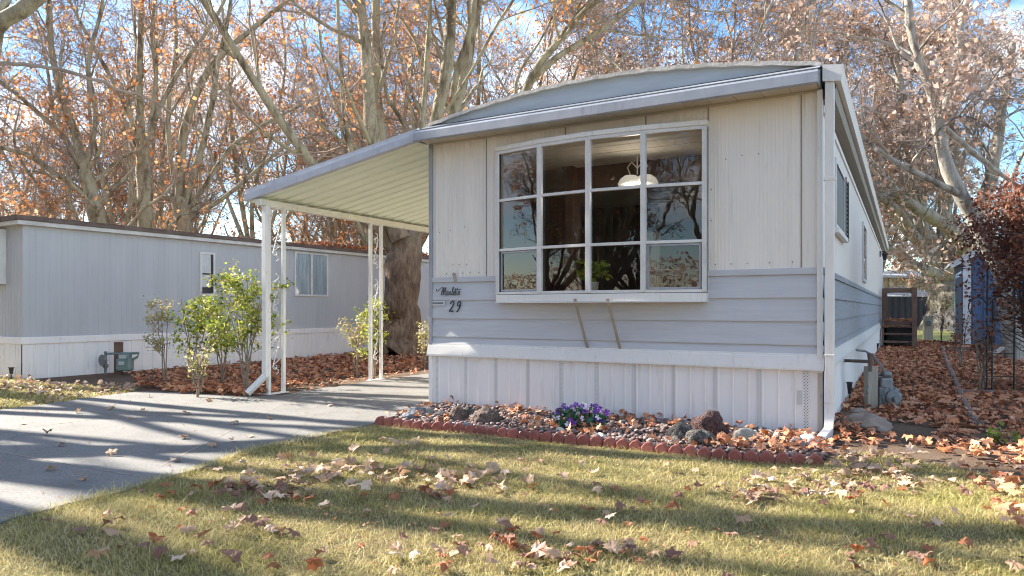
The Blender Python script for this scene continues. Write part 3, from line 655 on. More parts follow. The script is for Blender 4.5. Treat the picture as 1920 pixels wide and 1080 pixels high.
# lettering: script word, digits and small sign
def strokes(mb, polys, ox, oz, sx, sz, shear, y, r):
    for pl in polys:
        P = np.array(pl, float)
        # smooth
        for _ in range(2):
            Q = [P[0]]
            for a, b in zip(P[:-1], P[1:]): Q += [a*.75+b*.25, a*.25+b*.75]
            Q.append(P[-1]); P = np.array(Q)
        mb.tube([(ox+(p[0]+p[1]*shear)*sx, y, oz+p[1]*sz) for p in P], r, 6)
letters = [
 [(-1.25, .80), (-1.38, .95), (-1.25, 1.05), (-1.3, .85), (-1.0, .62), (-.5, 1.0), (-.05, 1.38), (.1, 1.4), (.1, 1.1), (.05, 0)], [(.05, 0), (.25, .7), (.5, 1.4), (.55, 1.3), (.5, .5), (.5, 0)], [(.5, 0), (.7, .8), (.95, 1.4), (1.0, 1.3), (.9, .4), (.95, .02), (1.1, 0), (1.2, .1)],
 [(1.7, .6), (1.5, .68), (1.25, .5), (1.2, .15), (1.35, 0), (1.55, .1), (1.72, .62), (1.65, .2), (1.75, 0), (1.9, .08)],
 [(1.95, .05), (2.05, .5), (2.05, .7), (2.15, .58), (2.35, .62), (2.25, .2), (2.35, 0), (2.5, .1)],
 [(2.5, .15), (2.75, .7), (2.85, 1.3), (2.72, 1.4), (2.62, 1.0), (2.62, .2), (2.75, 0), (2.9, .12)],
 [(2.95, .25), (3.25, .45), (3.2, .68), (3.02, .62), (2.95, .25), (3.08, 0), (3.3, .1)],
 [(3.4, 1.2), (3.4, .2), (3.5, 0), (3.65, .1)], [(3.75, 1.2), (3.75, .2), (3.85, 0), (4.0, .1)], [(3.15, .92), (4.7, .98)],
 [(4.1, .25), (4.4, .45), (4.35, .68), (4.17, .62), (4.1, .25), (4.22, 0), (4.5, .14)]]
s = MB(); strokes(s, letters, -4.82, 1.300, .059, .072, .18, YF-.030, .0036); s.build('script_lettering', M['black'], home)
def textmesh(txt, size, name, m, parent, loc, shear=0, ext=.003, sx=1, bold=0):
    cu = bpy.data.curves.new(name, 'FONT'); cu.body = txt; cu.size = size; cu.shear = shear; cu.extrude = ext; cu.offset = bold
    to = link(bpy.data.objects.new(name+'_tmp', cu)); dg = bpy.context.evaluated_depsgraph_get(); me = bpy.data.meshes.new_from_object(to.evaluated_get(dg))
    sc.collection.objects.unlink(to); bpy.data.objects.remove(to)
    off = Vector(rootof(parent).location)
    for v in me.vertices: v.co = Vector((v.co.x*sx+loc[0], loc[1]-v.co.z, v.co.y+loc[2]))-off
    me.materials.clear(); me.materials.append(m); o = link(bpy.data.objects.new(name, me)); o.parent = parent; return o
dig = MB()
two = [(0, .72), (.08, .93), (.28, 1.0), (.46, .88), (.44, .64), (.2, .34), (-.02, .08), (0, .04), (.2, .06), (.38, .02), (.48, .12)]
nine = [(.46, .78), (.34, .55), (.12, .56), (.04, .74), (.16, .95), (.36, .98), (.46, .80), (.42, .5), (.28, .18), (.06, .0)]
strokes(dig, [two], -4.70, 1.105, .105, .125, .18, YF-.028, .0075); strokes(dig, [nine], -4.605, 1.105, .105, .125, .18, YF-.028, .0075)
dig.build('house_number', M['black'], home)
s = MB(); s.b2((-4.95, YF-.026, 1.178), (-4.765, YF-.020, 1.236)); pl = s.build('sign_plate', M['sign'], home, bevel=.001)
textmesh('NO SOLICITING', .026, 'sign_text', M['black'], pl, (-4.944, YF-.028, 1.199), 0, .0006, .82, .0006)
# small rusty hook above the lettering
s = MB(); s.lathe((-4.63, YF-.03, 1.545), [(.022, 0), (.022, -.012)], 12, 'Y'); s.bar((-4.63, YF-.03, 1.53), (-4.615, YF-.03, 1.46), .035, .01, (0, 1, 0)); s.build('cable_bracket', M['brace'], home)
# wall lamp far down the side
wlp = MB(); yl = 23.2
wlp.box((XR+.03, yl, 2.95-.2), (.03, .10, .16)); wlp.bar((XR+.03, yl, 2.80), (XR+.14, yl, 2.82), .025, .025); wlp.lathe((XR+.15, yl, 2.56), [(.04, 0), (.075, .16), (.10, .18), (.03, .26), (.0, .28)], 12)
wlp.build('wall_lamp', M['black'], home)
# pendant lamp inside
pl_ = thing('pendant_lamp', 'white glass pendant lamp hanging inside behind the window', 'lamp', (-2.62, 8.0, 2.93))
s = MB(); px_, py_ = W(1195, 335, 8.1)[:2]; pz = W(1195, 335, 8.1)[2]
pl_.location = (px_, py_, 2.93)
for dxp, dyp in ((-.085, 0), (.085, .05)):
    s.lathe((px_+dxp, py_+dyp, pz-.07), [(.14, 0), (.145, .02), (.12, .07), (.07, .11), (.02, .12)], 18)
s.build('lamp_shade', M['shade'], pl_, smooth=True)
s = MB(); s.tube([(px_, py_, pz+.05), (px_, py_, 2.93)], .008, 6)
for q in (-1, 1): s.tube([(px_, py_, pz+.12), (px_+.07*q, py_, pz+.20), (px_+.12*q, py_, pz+.14), (px_+.085*q, py_, pz+.05)], .007, 6)
s.build('lamp_stem', M['glassframe'], pl_)
lt = bpy.data.lights.new('pendant_bulb', 'POINT'); lt.energy = 2.5; lt.shadow_soft_size = .1; lt.color = (1, .88, .7); lo = link(bpy.data.objects.new('pendant_bulb', lt)); lo.location = (px_, py_-.1, pz-.16)

def leafquads(C, size, r, up=.5, aspect=.7, bend=.25, dirs=None):
    """many folded leaf-shaped faces centred at C: returns V,F (two quads... 6 verts each)"""
    n = len(C); d = r.normal(0, 1, (n, 3)) if dirs is None else dirs; d /= np.linalg.norm(d, axis=1)[:, None]+1e-9
    q = r.normal(0, 1, (n, 3)); q[:, 2] += up*2; w = np.cross(d, q); w /= np.linalg.norm(w, axis=1)[:, None]+1e-9; nn = np.cross(w, d)
    sz = (size*r.uniform(.6, 1.3, n))[:, None] if np.isscalar(size) else size[:, None]
    A = C-d*sz*.5; B = C+d*sz*.5; m1 = C+w*sz*aspect*.5+nn*sz*bend*.6-d*sz*.08; m2 = C-w*sz*aspect*.5+nn*sz*bend*.6-d*sz*.08
    V = np.stack([A, m1, B, m2], 1).reshape(-1, 3); b = np.arange(n)[:, None]*4
    F = np.concatenate([b+np.array([[0, 1, 2]]), b+np.array([[0, 2, 3]])], 0); return V, F
# potted plant on the sill inside
p0 = W(1113, 549, 7.30); pp = thing('potted_plant', 'trailing green house plant in a white pot behind the window', 'potted plant', (p0[0], p0[1], 1.31))
bx, by, bz = p0[0], p0[1], 1.31
s = MB(); s.lathe((bx, by, bz), [(.035, 0), (.045, .005), (.055, .10), (.058, .11), (.05, .11), (.045, .09)], 20); s.build('pot', M['potwhite'], pp, smooth=True)
C = []; r = np.random.default_rng(3)
for k in range(22):
    a = r.uniform(0, 6.28); L = r.uniform(.12, .26)
    for t in np.linspace(.2, 1, 7): C.append((bx+math.cos(a)*L*t*1.0, by+abs(math.sin(a))*L*t*.5+.01*0, bz+.12+.22*math.sin(t*2.4)*r.uniform(.5, 1.1)-.05*t))
C = np.array(C)+r.normal(0, .015, (len(C), 3)); V, Fq = leafquads(C, .075, r); npmesh('foliage', V, [Fq], M['greenleaf'], pp)

# ================================================================== CARPORT
cp = thing('carport', 'white lean-to carport with pale ribbed metal roof on scrolled iron posts', 'carport', (-7.3, 6.5, 0))
CX0, CX1, CY0, CY1 = -7.42, XL-.02, 6.22, 12.6; CZ0, CZ1 = 2.56, 3.15
def cyo(x): return .44*(x-CX0)/(CX1-CX0)      # front edge runs slightly askew, tucking under the home's eave
def cz(x): return CZ0+(CZ1-CZ0)*(x-CX0)/(CX1-CX0)
s = MB(); y = CY0; n = 0
while y < CY1-.01:
    y2 = y+.225
    for a, b, dz1, dz2 in ((0, .15, 0, 0), (.15, .165, 0, .035), (.165, .21, .035, .035), (.21, .225, .035, 0)):
        s.add([(CX0+.03, y+a, cz(CX0)+dz1), (CX1, y+a+.44, cz(CX1)+dz1), (CX1, y+b+.44, cz(CX1)+dz2), (CX0+.03, y+b, cz(CX0)+dz2)], [(0, 1, 2, 3)])
    y = y2
o = s.build('roof_panel', M['carunder'], cp, solid=.004)
s = MB()
P0 = (CX0, CY0-.03); 
for z0, z1, yy in ((-.03, .055, CY0-.035), (.055, .12, CY0-.012)):
    s.add([(CX0-.02, yy, CZ0+z0), (CX1, yy+.44, CZ1+z0), (CX1, yy+.44, CZ1+z1), (CX0-.02, yy, CZ0+z1)], [(0, 1, 2, 3)])
    s.add([(CX0-.02, yy, CZ0+z1), (CX1, yy+.44, CZ1+z1), (CX1, yy+.50, CZ1+z1+.005), (CX0-.02, yy+.06, CZ0+z1+.005)], [(0, 1, 2, 3)])
s.add([(CX0-.02, CY0-.035, CZ0-.03), (CX1, CY0+.405, CZ1-.03), (CX1, CY0+.48, CZ1-.03), (CX0-.02, CY0+.04, CZ0-.03)], [(0, 1, 2, 3)])
s.add([(CX0-.02, CY0-.035, CZ0-.03), (CX0-.02, CY0-.035, CZ0+.055), (CX0-.02, CY0+.05, CZ0+.055), (CX0-.02, CY0+.05, CZ0-.03)], [(0, 1, 2, 3)])
s.build('edge_fascia', M['carfascia'], cp)
s = MB(); s.b2((CX0-.02, CY0+.05, CZ0-.03), (CX0+.02, CY1, CZ0+.09)); s.build('roof_gutter', M['carbeam'], cp)
s = MB(); s.b2((-7.30, CY0+.02, 2.47), (-7.20, CY1, 2.553)); s.build('beam', M['carbeam'], cp, bevel=.005)
def scrollpost(x, y, gap=.25):
    s = MB()
    for yy in (y, y+gap): s.b2((x-.022, yy-.022, .02), (x+.022, yy+.022, 2.468))
    s.b2((x-.05, y-.05, .02), (x+.05, y+gap+.05, .032)); s.b2((x-.04, y-.04, 2.458), (x+.04, y+gap+.04, 2.4695))
    o = s.build('post', M['postwhite'], cp, bevel=.003)
    s = MB()
    for zc in (.55, 1.32, 2.05):
        for sg in (1, -1):
            pts = []
            for k in range(34):
                t = k/33; a = 5.5*math.pi*(t-.5)
                # S scroll: spiral at both ends, straight middle
                if t < .38:
                    q = (.38-t)/.38; ang = q*4.2; rr = .048*(1-q*.72); pts.append((x, y+gap/2+sg*(-.03+.0-rr*math.cos(ang)*1.0+.048-.03), zc-.17-rr*math.sin(ang)))
                elif t > .62:
                    q = (t-.62)/.38; ang = q*4.2; rr = .048*(1-q*.72); pts.append((x, y+gap/2+sg*(.03+rr*math.cos(ang)-.048+.03), zc+.17+rr*math.sin(ang)))
            s.tube(pts, .0065, 6) if sg == 1 else None
        s.tube([(x, y+gap/2+.05*math.sin(k*1.1), zc-.28+.56*k/20) for k in range(21)], .005, 6)
    s.build('scrollwork', M['postwhite'], cp)
scrollpost(-7.25, 6.42); scrollpost(-7.25, 8.42, .25); scrollpost(-7.25, 12.0, .25)
s = MB(); s.b2((-7.245, 6.30, .26), (-7.17, 6.37, 2.468)); s.bar((-7.21, 6.335, .28), (-7.30, 6.12, .06), .07, .06, (0, 1, 0)); s.build('downspout', M['postwhite'], cp, bevel=.006)

# ================================================================== NEIGHBOUR'S HOME
nA = G(43, 711.5); nang = math.atan((1750-960)/F)      # camera-relative heading of long side
nd_ = np.array([math.sin(nang)*CT-math.cos(nang)*ST, math.sin(nang)*ST+math.cos(nang)*CT])
nrz = math.atan2(nd_[1], nd_[0])      # local +x runs away along the long side; local -y = towards us
nh = thing('mobile_home', 'long low blue-grey mobile home with leaf-littered flat roof beyond the carport', 'mobile home', (nA[0], nA[1], 0), nrz)
NL, NWd, NH = 17.0, 3.7, 2.52
def loc_strip(s, x0, x1, y, pitch, dep, z0, z1):
    xy = []; x = x0
    while x < x1: xy += [(x, y), (x+pitch*.8, y), (x+pitch*.86, y+dep), (x+pitch*.95, y+dep)]; x += pitch
    xy = [p for p in xy if p[0] < x1]+[(x1, y)]; s.vstrip(xy, z0, z1)
s = MB(); loc_strip(s, 0, NL, 0, .10, .0028, .58, NH); s.build('side_wall', M['nwall'], nh, local=True)
s = MB(); yy = [(0, 0)]; y = 0
while y < 3.6: yy += [(0, y), (0, y+.08), (.006, y+.086), (.006, y+.095)]; y += .10
s.vstrip(yy, .58, NH); s.add([(NL, 0, 0), (NL, NWd, 0), (NL, NWd, NH), (NL, 0, NH)], [(0, 1, 2, 3)]); s.add([(0, NWd, 0), (NL, NWd, 0), (NL, NWd, NH), (0, NWd, NH)], [(0, 1, 2, 3)]); s.build('end_wall', M['nwall'], nh, local=True)
s = MB(); loc_strip(s, -.02, NL, -.025, .20, .012, 0, .60); xy = []; y = 0
while y < 3.7: xy += [(-.025, y), (-.025, y+.17), (-.013, y+.18), (-.013, y+.195)]; y += .20
s.vstrip(xy, 0, .60); s.build('skirting', M['skirt'], nh, local=True)
s = MB(); s.b2((-.045, -.045, .565), (NL, -.003, .68)); s.b2((-.045, -.003, .565), (-.003, NWd, .68)); s.build('skirting_band', M['skirt'], nh, local=True, bevel=.01)
s = MB(); s.b2((-.12, -.10, NH-.03), (NL+.1, NWd+.1, NH+.04)); s.build('roof_edge', M['nwhite'], nh, local=True, bevel=.005)
s = MB(); s.b2((-.14, -.12, NH+.042), (NL+.12, NWd+.12, NH+.12)); s.build('roof', M['nfascia'], nh, local=True)
for k in range(1, 7): s = MB(); s.b2((k*2.44-.006, -.006, .68), (k*2.44+.006, .004, NH-.03)); s.build('panel_seam', M['nwall'], nh, local=True)
s = MB(); s.b2((-.10, .55, 1.55), (-.002, 2.6, 2.45)); s.build('end_bay', M['trimwhite'], nh, local=True)
# windows on the long side: local x from pixels
def nlocal(u):      # distance along the long side where pixel column u hits the wall
    r = (u-960)/F; dv = np.array([r*CT-ST, r*ST+CT]); A = np.array([[dv[0], -nd_[0]], [dv[1], -nd_[1]]]); t = np.linalg.solve(A, nA[:2]); return t[1], t[0]
def nwin(u0, u1, v0, v1, kind):
    x0, d0 = nlocal(u0); x1, d1 = nlocal(u1); z1 = EYE+(HZ-v0)/F*d0; z0 = EYE+(HZ-v1)/F*d0
    f = MB(); t = .04
    f.b2((x0, -.03, z0), (x0+t, .01, z1)); f.b2((x1-t, -.03, z0), (x1, .01, z1)); f.b2((x0+t, -.03, z0), (x1-t, .01, z0+t)); f.b2((x0+t, -.03, z1-t), (x1-t, .01, z1))
    o = f.build('window', M['glassframe'], nh, local=True)
    if kind == 'tall':
        g = MB(); zm = z0+(z1-z0)*.5; g.b2((x0+t, -.018, zm-.015), (x1-t, -.004, zm+.015)); g.b2((x1-t-.05, -.012, z0+t), (x1-t, -.004, z1-t)); g.b2((x0+t, -.012, z0+t), (x1-t, -.004, z0+t+.13)); g.build('window_bar', M['black'], o, local=True)
        h = MB(); h.b2((x0+t, -.0095, z0+t), (x1-t, -.007, z1-t)); h.build('window_blind', mat('white_blind', (.62, .62, .60), (.5, .5, .5), 8), o, local=True)
    else:
        xm = (x0+x1)/2; g = MB(); g.b2((xm-.03, -.028, z0+t), (xm+.03, -.004, z1-t)); g.build('window_mullion', M['glassframe'], o, local=True)
        h = MB(); h.b2((x0+t, -.022, z0+t), (x1-t, -.019, z1-t)); h.build('pane', M['thinglass'], o, local=True)
        h = MB(); h.vstrip([(x0+t+(x1-x0-2*t)*k/40, -.010+.006*math.sin(k*1.4)) for k in range(41)], z0+t, z1-t); h.build('curtain', mat('white_curtain', (.66, .70, .72), (.42, .48, .50), 3, (2, 2, .5)), o, local=True)
nwin(374, 402, 472, 554, 'tall'); nwin(551, 614, 471, 555, 'wide')

# ================================================================== GAS METERS, PIPES, POST
def gasmeter_small():
    p = G(228, 702); t = thing('gas_meter', 'small green-grey gas meter and regulator against the neighbour\'s white skirting', 'gas meter', p)
    x, y = p[0], p[1]; h = TH
    s = MB(); q = cw(0, 0); 
    def C(dx, dd, z): a = cw(dx, dd); return (x+a[0], y+a[1], z)
    rot = Matrix.Rotation(TH, 3, 'Z')
    s.box(C(.06, 0, .17), (.25, .16, .22), rot); s.box(C(.06, 0, .31), (.20, .14, .10), rot); s.build('meter_body', M['gasgreen'], t, bevel=.03)
    s = MB(); s.box(C(.04, -.085, .20), (.09, .01, .06), rot); s.box(C(.06, -.075, .31), (.12, .012, .06), rot); s.build('meter_dial', M['sign'], t)
    s = MB(); s.tube([C(-.25, 0, .36), C(.30, 0, .37), C(.27, 0, .30), C(.18, 0, .26)], .02, 8); s.build('pipe', M['gasgreen'], t)
    s = MB(); s.tube([C(-.28, 0, 0), C(-.28, 0, .40)], .022, 8); s.lathe(C(-.30, -.08, .25), [(.10, 0), (.10, .02), (.06, .05), (.02, .09)], 16, 'Y'); s.lathe(C(-.28, 0, .12), [(.04, 0), (.05, .03), (.04, .06)], 10); s.build('regulator', M['gas'], t, smooth=False)
    s = MB(); s.box(C(-.07, .03, .28), (.12, .08, .56), rot); s.build('support_post', M['redwood'], t)
gasmeter_small()
def C_at(p):
    def C(dx, dd, z): a = cw(dx, dd); return (p[0]+a[0], p[1]+a[1], z)
    return C
rotc = Matrix.Rotation(TH, 3, 'Z')
p = G(1672, 770); D0 = EYE*F/(770-HZ)
t = thing('gas_meter', 'round grey gas regulator and meter standing in leaves beside our side wall', 'gas meter', p); C = C_at(p)
s = MB()
def disc(s, c, r, dep, n=24):
    a = Vector(cw(0, -1)); c = Vector(c)
    s.tube([c, c+a*dep*.3, c+a*dep*.32, c+a*dep*.7, c+a*dep], [r*.92, r*.95, r, r, r*.8], n); return s
disc(s, C(.0, .06, .16), .135, .08); disc(s, C(0, -.02, .16), .095, .05); disc(s, C(0, -.07, .15), .035, .05)
for k in range(10):
    a = k*math.pi/5; s.tube([C(.12*math.cos(a), .03, .16+.12*math.sin(a)), C(.12*math.cos(a), -.035, .16+.12*math.sin(a))], .010, 6)
s.build('diaphragm', M['gas'], t)
s = MB(); s.box(C(-.05, .10, .17), (.20, .18, .24), rotc); s.box(C(-.05, .08, .33), (.16, .15, .14), rotc); s.box(C(-.04, .06, .44), (.11, .11, .07), rotc); s.build('meter_body', M['gas'], t, bevel=.025)
s = MB(); pts = [C(-.05, .06, .46), C(-.07, .1, .52), C(-.12, .25, .66), C(-.20, .3, .71), C(-.36, .2, .725)]; s.tube(pts, .014, 8); s.tube([C(.0, -.06, .05), C(0, -.06, -.02)], .025, 8); s.tube([C(-.22, .12, .43), C(-.05, .1, .43)], .02, 8); s.tube([C(-.24, .05, .1), C(-.30, .05, .25), C(-.24, .05, .40)], .012, 8); s.build('pipe', M['gas'], t)
for c in t.children: c.scale = (.86, .86, .92)
p2 = G(1633, 768); C2 = C_at(p2)
t = thing('support_post', 'short square weathered wooden post left of the round gas regulator', 'post', p2); s = MB(); s.box(C2(0, 0, .24), (.115, .10, .50), rotc); s.build('timber', M['oldwood'], t, bevel=.006)
s = MB(); a = onX(1582, 676, XR+.02); b = W(1632, 678, 7.75); s.tube([a, b], .019, 8); s.tube([b, b+np.array((0, 0, .09))], [.024, .035], 8); s.tube([b-np.array((0, 0, .11)), b], .02, 8)
tag(s.build('gas_supply_pipe', M['rust'], origin=a), 'rusty horizontal iron pipe running from side skirting to the wooden post top', 'pipe')
def solar(u, v, lab, hgt, rad):
    p = G(u, v); t = thing('stake_light', lab, 'garden light', p, group='black garden stake lights')
    s = MB(); s.lathe((p[0], p[1], hgt*.45), [(rad*.55, 0), (rad*.9, hgt*.5), (rad*1.15, hgt*.52), (rad*1.1, hgt*.56)], 12); s.build('lamp_head', M['black'], t)
    s = MB(); s.lathe((p[0], p[1], -.01), [(.008, 0), (.012, hgt*.46)], 8); s.build('stake', M['black'], t)
solar(1593, 757, 'black tapered stake light against the white side skirting near the front corner', .26, .035)
solar(1645, 662, 'black stake light beside the foot of the wooden steps', .25, .045)
solar(62-41, 712, 'black stake light in front of the far-left end skirting', .2, .04)

# ================================================================== STEPS AT THE BACK
t = thing('wooden_steps', 'dark stained wooden porch steps with railing at the far end of the side wall', 'steps', (-.1, 22.6, 0))
SX0, SX1, SY = XR+.08, .24, 22.4
for k in range(3):
    z = .12+.21*k; s = MB(); s.b2((SX0+.06, SY+.30*k, z+.06), (SX1-.06, SY+.30*k+.29, z+.115)); s.build('tread', M['redwood'], t, bevel=.004)
s = MB(); s.b2((SX0, SY+.9, .72), (SX1, SY+2.2, .765)); s.b2((SX0, SY+.9, .60), (SX1, SY+.93, .715)); s.build('deck', M['redwood'], t); s = MB(); s.b2((SX0, SY+.94, .0), (SX1, SY+.96, .60)); s.build('shade_backing', M['black'], t)  # black sheet stands in for the shade in the openings under the steps
for x in (SX0+.03, SX1-.03):
    s = MB(); s.bar((x, SY, .05), (x, SY+.95, .72), .05, .18); s.build('stringer', M['redwood'], t)
for (x, y, h) in ((SX1, SY-.02, 1.72), (SX1, SY+1.0, 1.75), (SX0+.05, SY+1.0, 1.72), (SX1, SY+2.2, 1.75), (SX0+.05, SY+2.2, 1.72)):
    s = MB(); s.box((x, y, h/2), (.12, .12, h)); s.build('post', M['redwood'], t)
s = MB(); s.bar((SX0, SY+1.0, 1.70), (SX1, SY+1.0, 1.70), .05, .09); s.bar((SX1-.055, SY, 1.62), (SX1-.055, SY+2.2, 1.64), .04, .09); s.bar((SX0, SY+2.2, 1.68), (SX1, SY+2.2, 1.68), .05, .09); s.build('handrail', M['redwood'], t)

# utility pedestal behind
p = G(1740, 637); C = C_at(p); t = thing('utility_pedestal', 'whitewashed utility post with round electric meter on the back lawn', 'utility post', p)
s = MB(); s.box(C(0, 0, .52), (.60*.9, .12, 1.04), rotc); s.build('backboard', M['oldwood'], t); 
s = MB(); s.lathe(C(0, -.1, .80), [(.15, 0), (.15, -.08), (.10, -.12)], 16, 'Y'); s.box(C(0, -.02, 1.08), (.6, .2, .06), rotc); s.build('meter', M['gas'], t)
for c in list(t.children): c.scale = (.62, .62, .78)

# dark shed with pale roof
p = G(1715, 613); d = EYE*F/(613-HZ); w = 100/F*d; C = C_at(p)
t = thing('steel_shed', 'dark ribbed steel shed with low pale gable roof on the back lawn', 'shed', p)
zt = EYE+(HZ-556)/F*d; zr = EYE+(HZ-545)/F*d
s = MB(); xy = []
for k in range(45): xy += [C(-w/2+w*k/45, 0, 0)[:2], C(-w/2+w*(k+.7)/45, 0, 0)[:2], C(-w/2+w*(k+.8)/45, -.03, 0)[:2]]
xy.append(C(w/2, 0, 0)[:2]); s.vstrip(xy, 0, zt); a, b = C(w/2, 0, 0), C(w/2, 4, 0); s.vstrip([a[:2], b[:2]], 0, zt); s.build('walls', M['darkshed'], t)
s = MB(); e = .12
s.add([C(-w/2-e, -.1, zt), C(w/2+e, -.1, zt), C(w/2*.25, 2.1, zr+.35), C(-w/2*.25, 2.1, zr+.35), C(-w/2-e, 4.3, zt), C(w/2+e, 4.3, zt)], [(0, 1, 2, 3), (1, 5, 2), (0, 3, 4), (3, 2, 5, 4)])
s.build('roof', M['paleroof'], t, solid=.06)
# tan corrugated building beyond
t = thing('metal_building', 'tan corrugated metal building behind the dark steel shed', 'building', cw(21, 46)); C = C_at(cw(0, 46)); s = MB(); xy = []
x = 15.0
while x < 31: xy += [C(x, 0, 0)[:2], C(x+.2, 0, 0)[:2], C(x+.26, -.12, 0)[:2], C(x+.4, -.12, 0)[:2], C(x+.46, 0, 0)[:2]]; x += .5
s.vstrip(xy, 0, 3.25); s.build('wall', M['tanmetal'], t); s = MB(); s.add([C(14.5, -.3, 3.2), C(31.5, -.3, 3.2), C(31.5, 5, 3.9), C(14.5, 5, 3.9)], [(0, 1, 2, 3)]); s.build('roof', M['paleroof'], t, solid=.08)

# blue shed, square to our home
D = 20.5; pL = cw((1803-960)/F*D, D); X0, Y0 = pL[0], pL[1]; wd = 3.2; dp = 3.4
t = thing('garden_shed', 'tall blue wooden garden shed with white corner boards at the right edge', 'shed', pL)
zb = EYE+(HZ-490)/F*D; hg = .95
def gz(x, y): return zb+hg*(1-abs((x-X0)/wd*2-1))
s = MB(); xy = []
for k in range(12): xy += [(X0+wd*k/12, Y0), (X0+wd*(k+.9)/12, Y0), (X0+wd*(k+.92)/12, Y0+.02), (X0+wd*(k+.98)/12, Y0+.02)]
xy.append((X0+wd, Y0)); s.vstrip(xy, 0, gz); s.build('front_wall', M['blueshed'], t)
s = MB(); s.vstrip([(X0, Y0), (X0, Y0+dp)], 0, zb); s.vstrip([(X0+wd, Y0), (X0+wd, Y0+dp)], 0, zb); s.build('side_wall', M['blueshed'], t)
for x in (X0+.13, X0+wd-.1):
    s = MB(); s.b2((x-.10, Y0-.04, .05), (x+.10, Y0-.003, gz(x-.1, 0)-.02)); s.build('corner_board', M['shedwhite'], t)
s = MB(); s.bar((X0-.28, Y0-.16, zb-.14), (X0+wd/2, Y0-.16, zb+hg), .05, .13); s.build('barge_board', M['shedwhite'], t)
s = MB(); s.bar((X0+wd/2, Y0-.16, zb+hg), (X0+wd+.28, Y0-.16, zb-.14), .05, .13); s.build('barge_board', M['shedwhite'], t)
s = MB(); s.add([(X0-.3, Y0-.2, zb-.08), (X0+wd/2, Y0-.2, zb+hg+.08), (X0+wd/2, Y0+dp+.2, zb+hg+.08), (X0-.3, Y0+dp+.2, zb-.08), (X0+wd+.3, Y0-.2, zb-.08), (X0+wd+.3, Y0+dp+.2, zb-.08)], [(0, 1, 2, 3), (1, 4, 5, 2)]); s.build('roof', M['paleroof'], t, solid=.04)
s = MB(); s.b2((X0-.05, Y0-.05, 0), (X0+wd+.05, Y0-.002, .12)); s.build('sill_beam', M['redwood'], t)

# black wrought-iron garden arch
D = 9.2; pa = cw((1876-960)/F*D, D); C = C_at(pa)
t = thing('garden_trellis', 'black wrought-iron garden arch half buried in the russet vine', 'trellis', pa); s = MB()
xa, xb = (1850-1876)/F*D, (1901-1876)/F*D
def zz_(v, D=D): return EYE+(HZ-v)/F*D
for x, v1 in ((xa, 500), (xa+.07, 560), (xb, 540)): s.tube([C(x, 0, 0), C(x+.01, 0, zz_(v1))], .012, 6)
s.tube([C(xa+(xb-xa)*k/14, 0, zz_(575)+.14*math.sin(math.pi*k/14)) for k in range(15)], .009, 6)
s.tube([C(xa-.02*0-.24*(1-math.cos(a))*.5-.0, 0, zz_(575)+.12*math.sin(a)) for a in np.linspace(0, 4.4, 20)], .008, 6)
s.tube([C(xb+.18+.2*math.cos(a), 0, zz_(515)+.16*math.sin(a)) for a in np.linspace(3.1, .3, 16)], .010, 6)
for z in (.25, .55, .85): s.tube([C(xa, 0, z), C(xb, 0, z)], .006, 6)
s.build('frame', M['black'], t)
# downed white pipe bit beside the arch
s = MB(); s.bar(W(1862, 665, 9.6), W(1880, 652, 9.9), .05, .03); tag(s.build('gutter_offcut', M['trimwhite'], origin=W(1862, 665, 9.6)), 'short white gutter offcut leaning beside the black trellis', 'gutter piece')

# path edging timbers
pathedge = [(1765, 652), (1778, 690), (1790, 715), (1803, 750), (1828, 800)]
for i, (a, b, lab) in enumerate(((0, 2, 'rotting edging timber farthest up the leafy side path'), (2, 3, 'rotting edging timber in the middle of the leafy side path'), (3, 4, 'rotting edging timber nearest us along the leafy side path'))):
    s = MB(); pts = [G(*pathedge[k])+np.array((0, 0, .05)) for k in range(a, b+1)]; s.tube(pts, [.032+.005*((k*7) % 3) for k in range(len(pts))], 7)
    tag(s.build('edging_timber', M['logwood'], origin=pts[0]), lab, 'timber', 'timbers edging the side path')
s = MB(); a, b = G(1800, 742)+np.array((0, 0, .04)), G(1990, 742)+np.array((0, 0, .04)); s.bar(a, b, .06, .07); tag(s.build('edging_timber', M['logwood'], origin=a), 'long dark timber lying crosswise under the russet vine', 'timber', 'timbers edging the side path')
s = MB(); a, b = G(1775, 662)+np.array((0, 0, .08)), G(1990, 664)+np.array((0, 0, .08)); s.bar(a, b, .10, .16); tag(s.build('edging_timber', M['redwood'], origin=a), 'thick red-brown timber in front of the blue shed', 'timber', 'timbers edging the side path')
s = MB(); s.box(G(1832, 803)+np.array((0, 0, .03)), (.14, .10, .07), rotc); tag(s.build('paver', M['lavabrown'], origin=G(1832, 803), bevel=.01), 'small square brown paver at the near end of the path timber', 'paver')

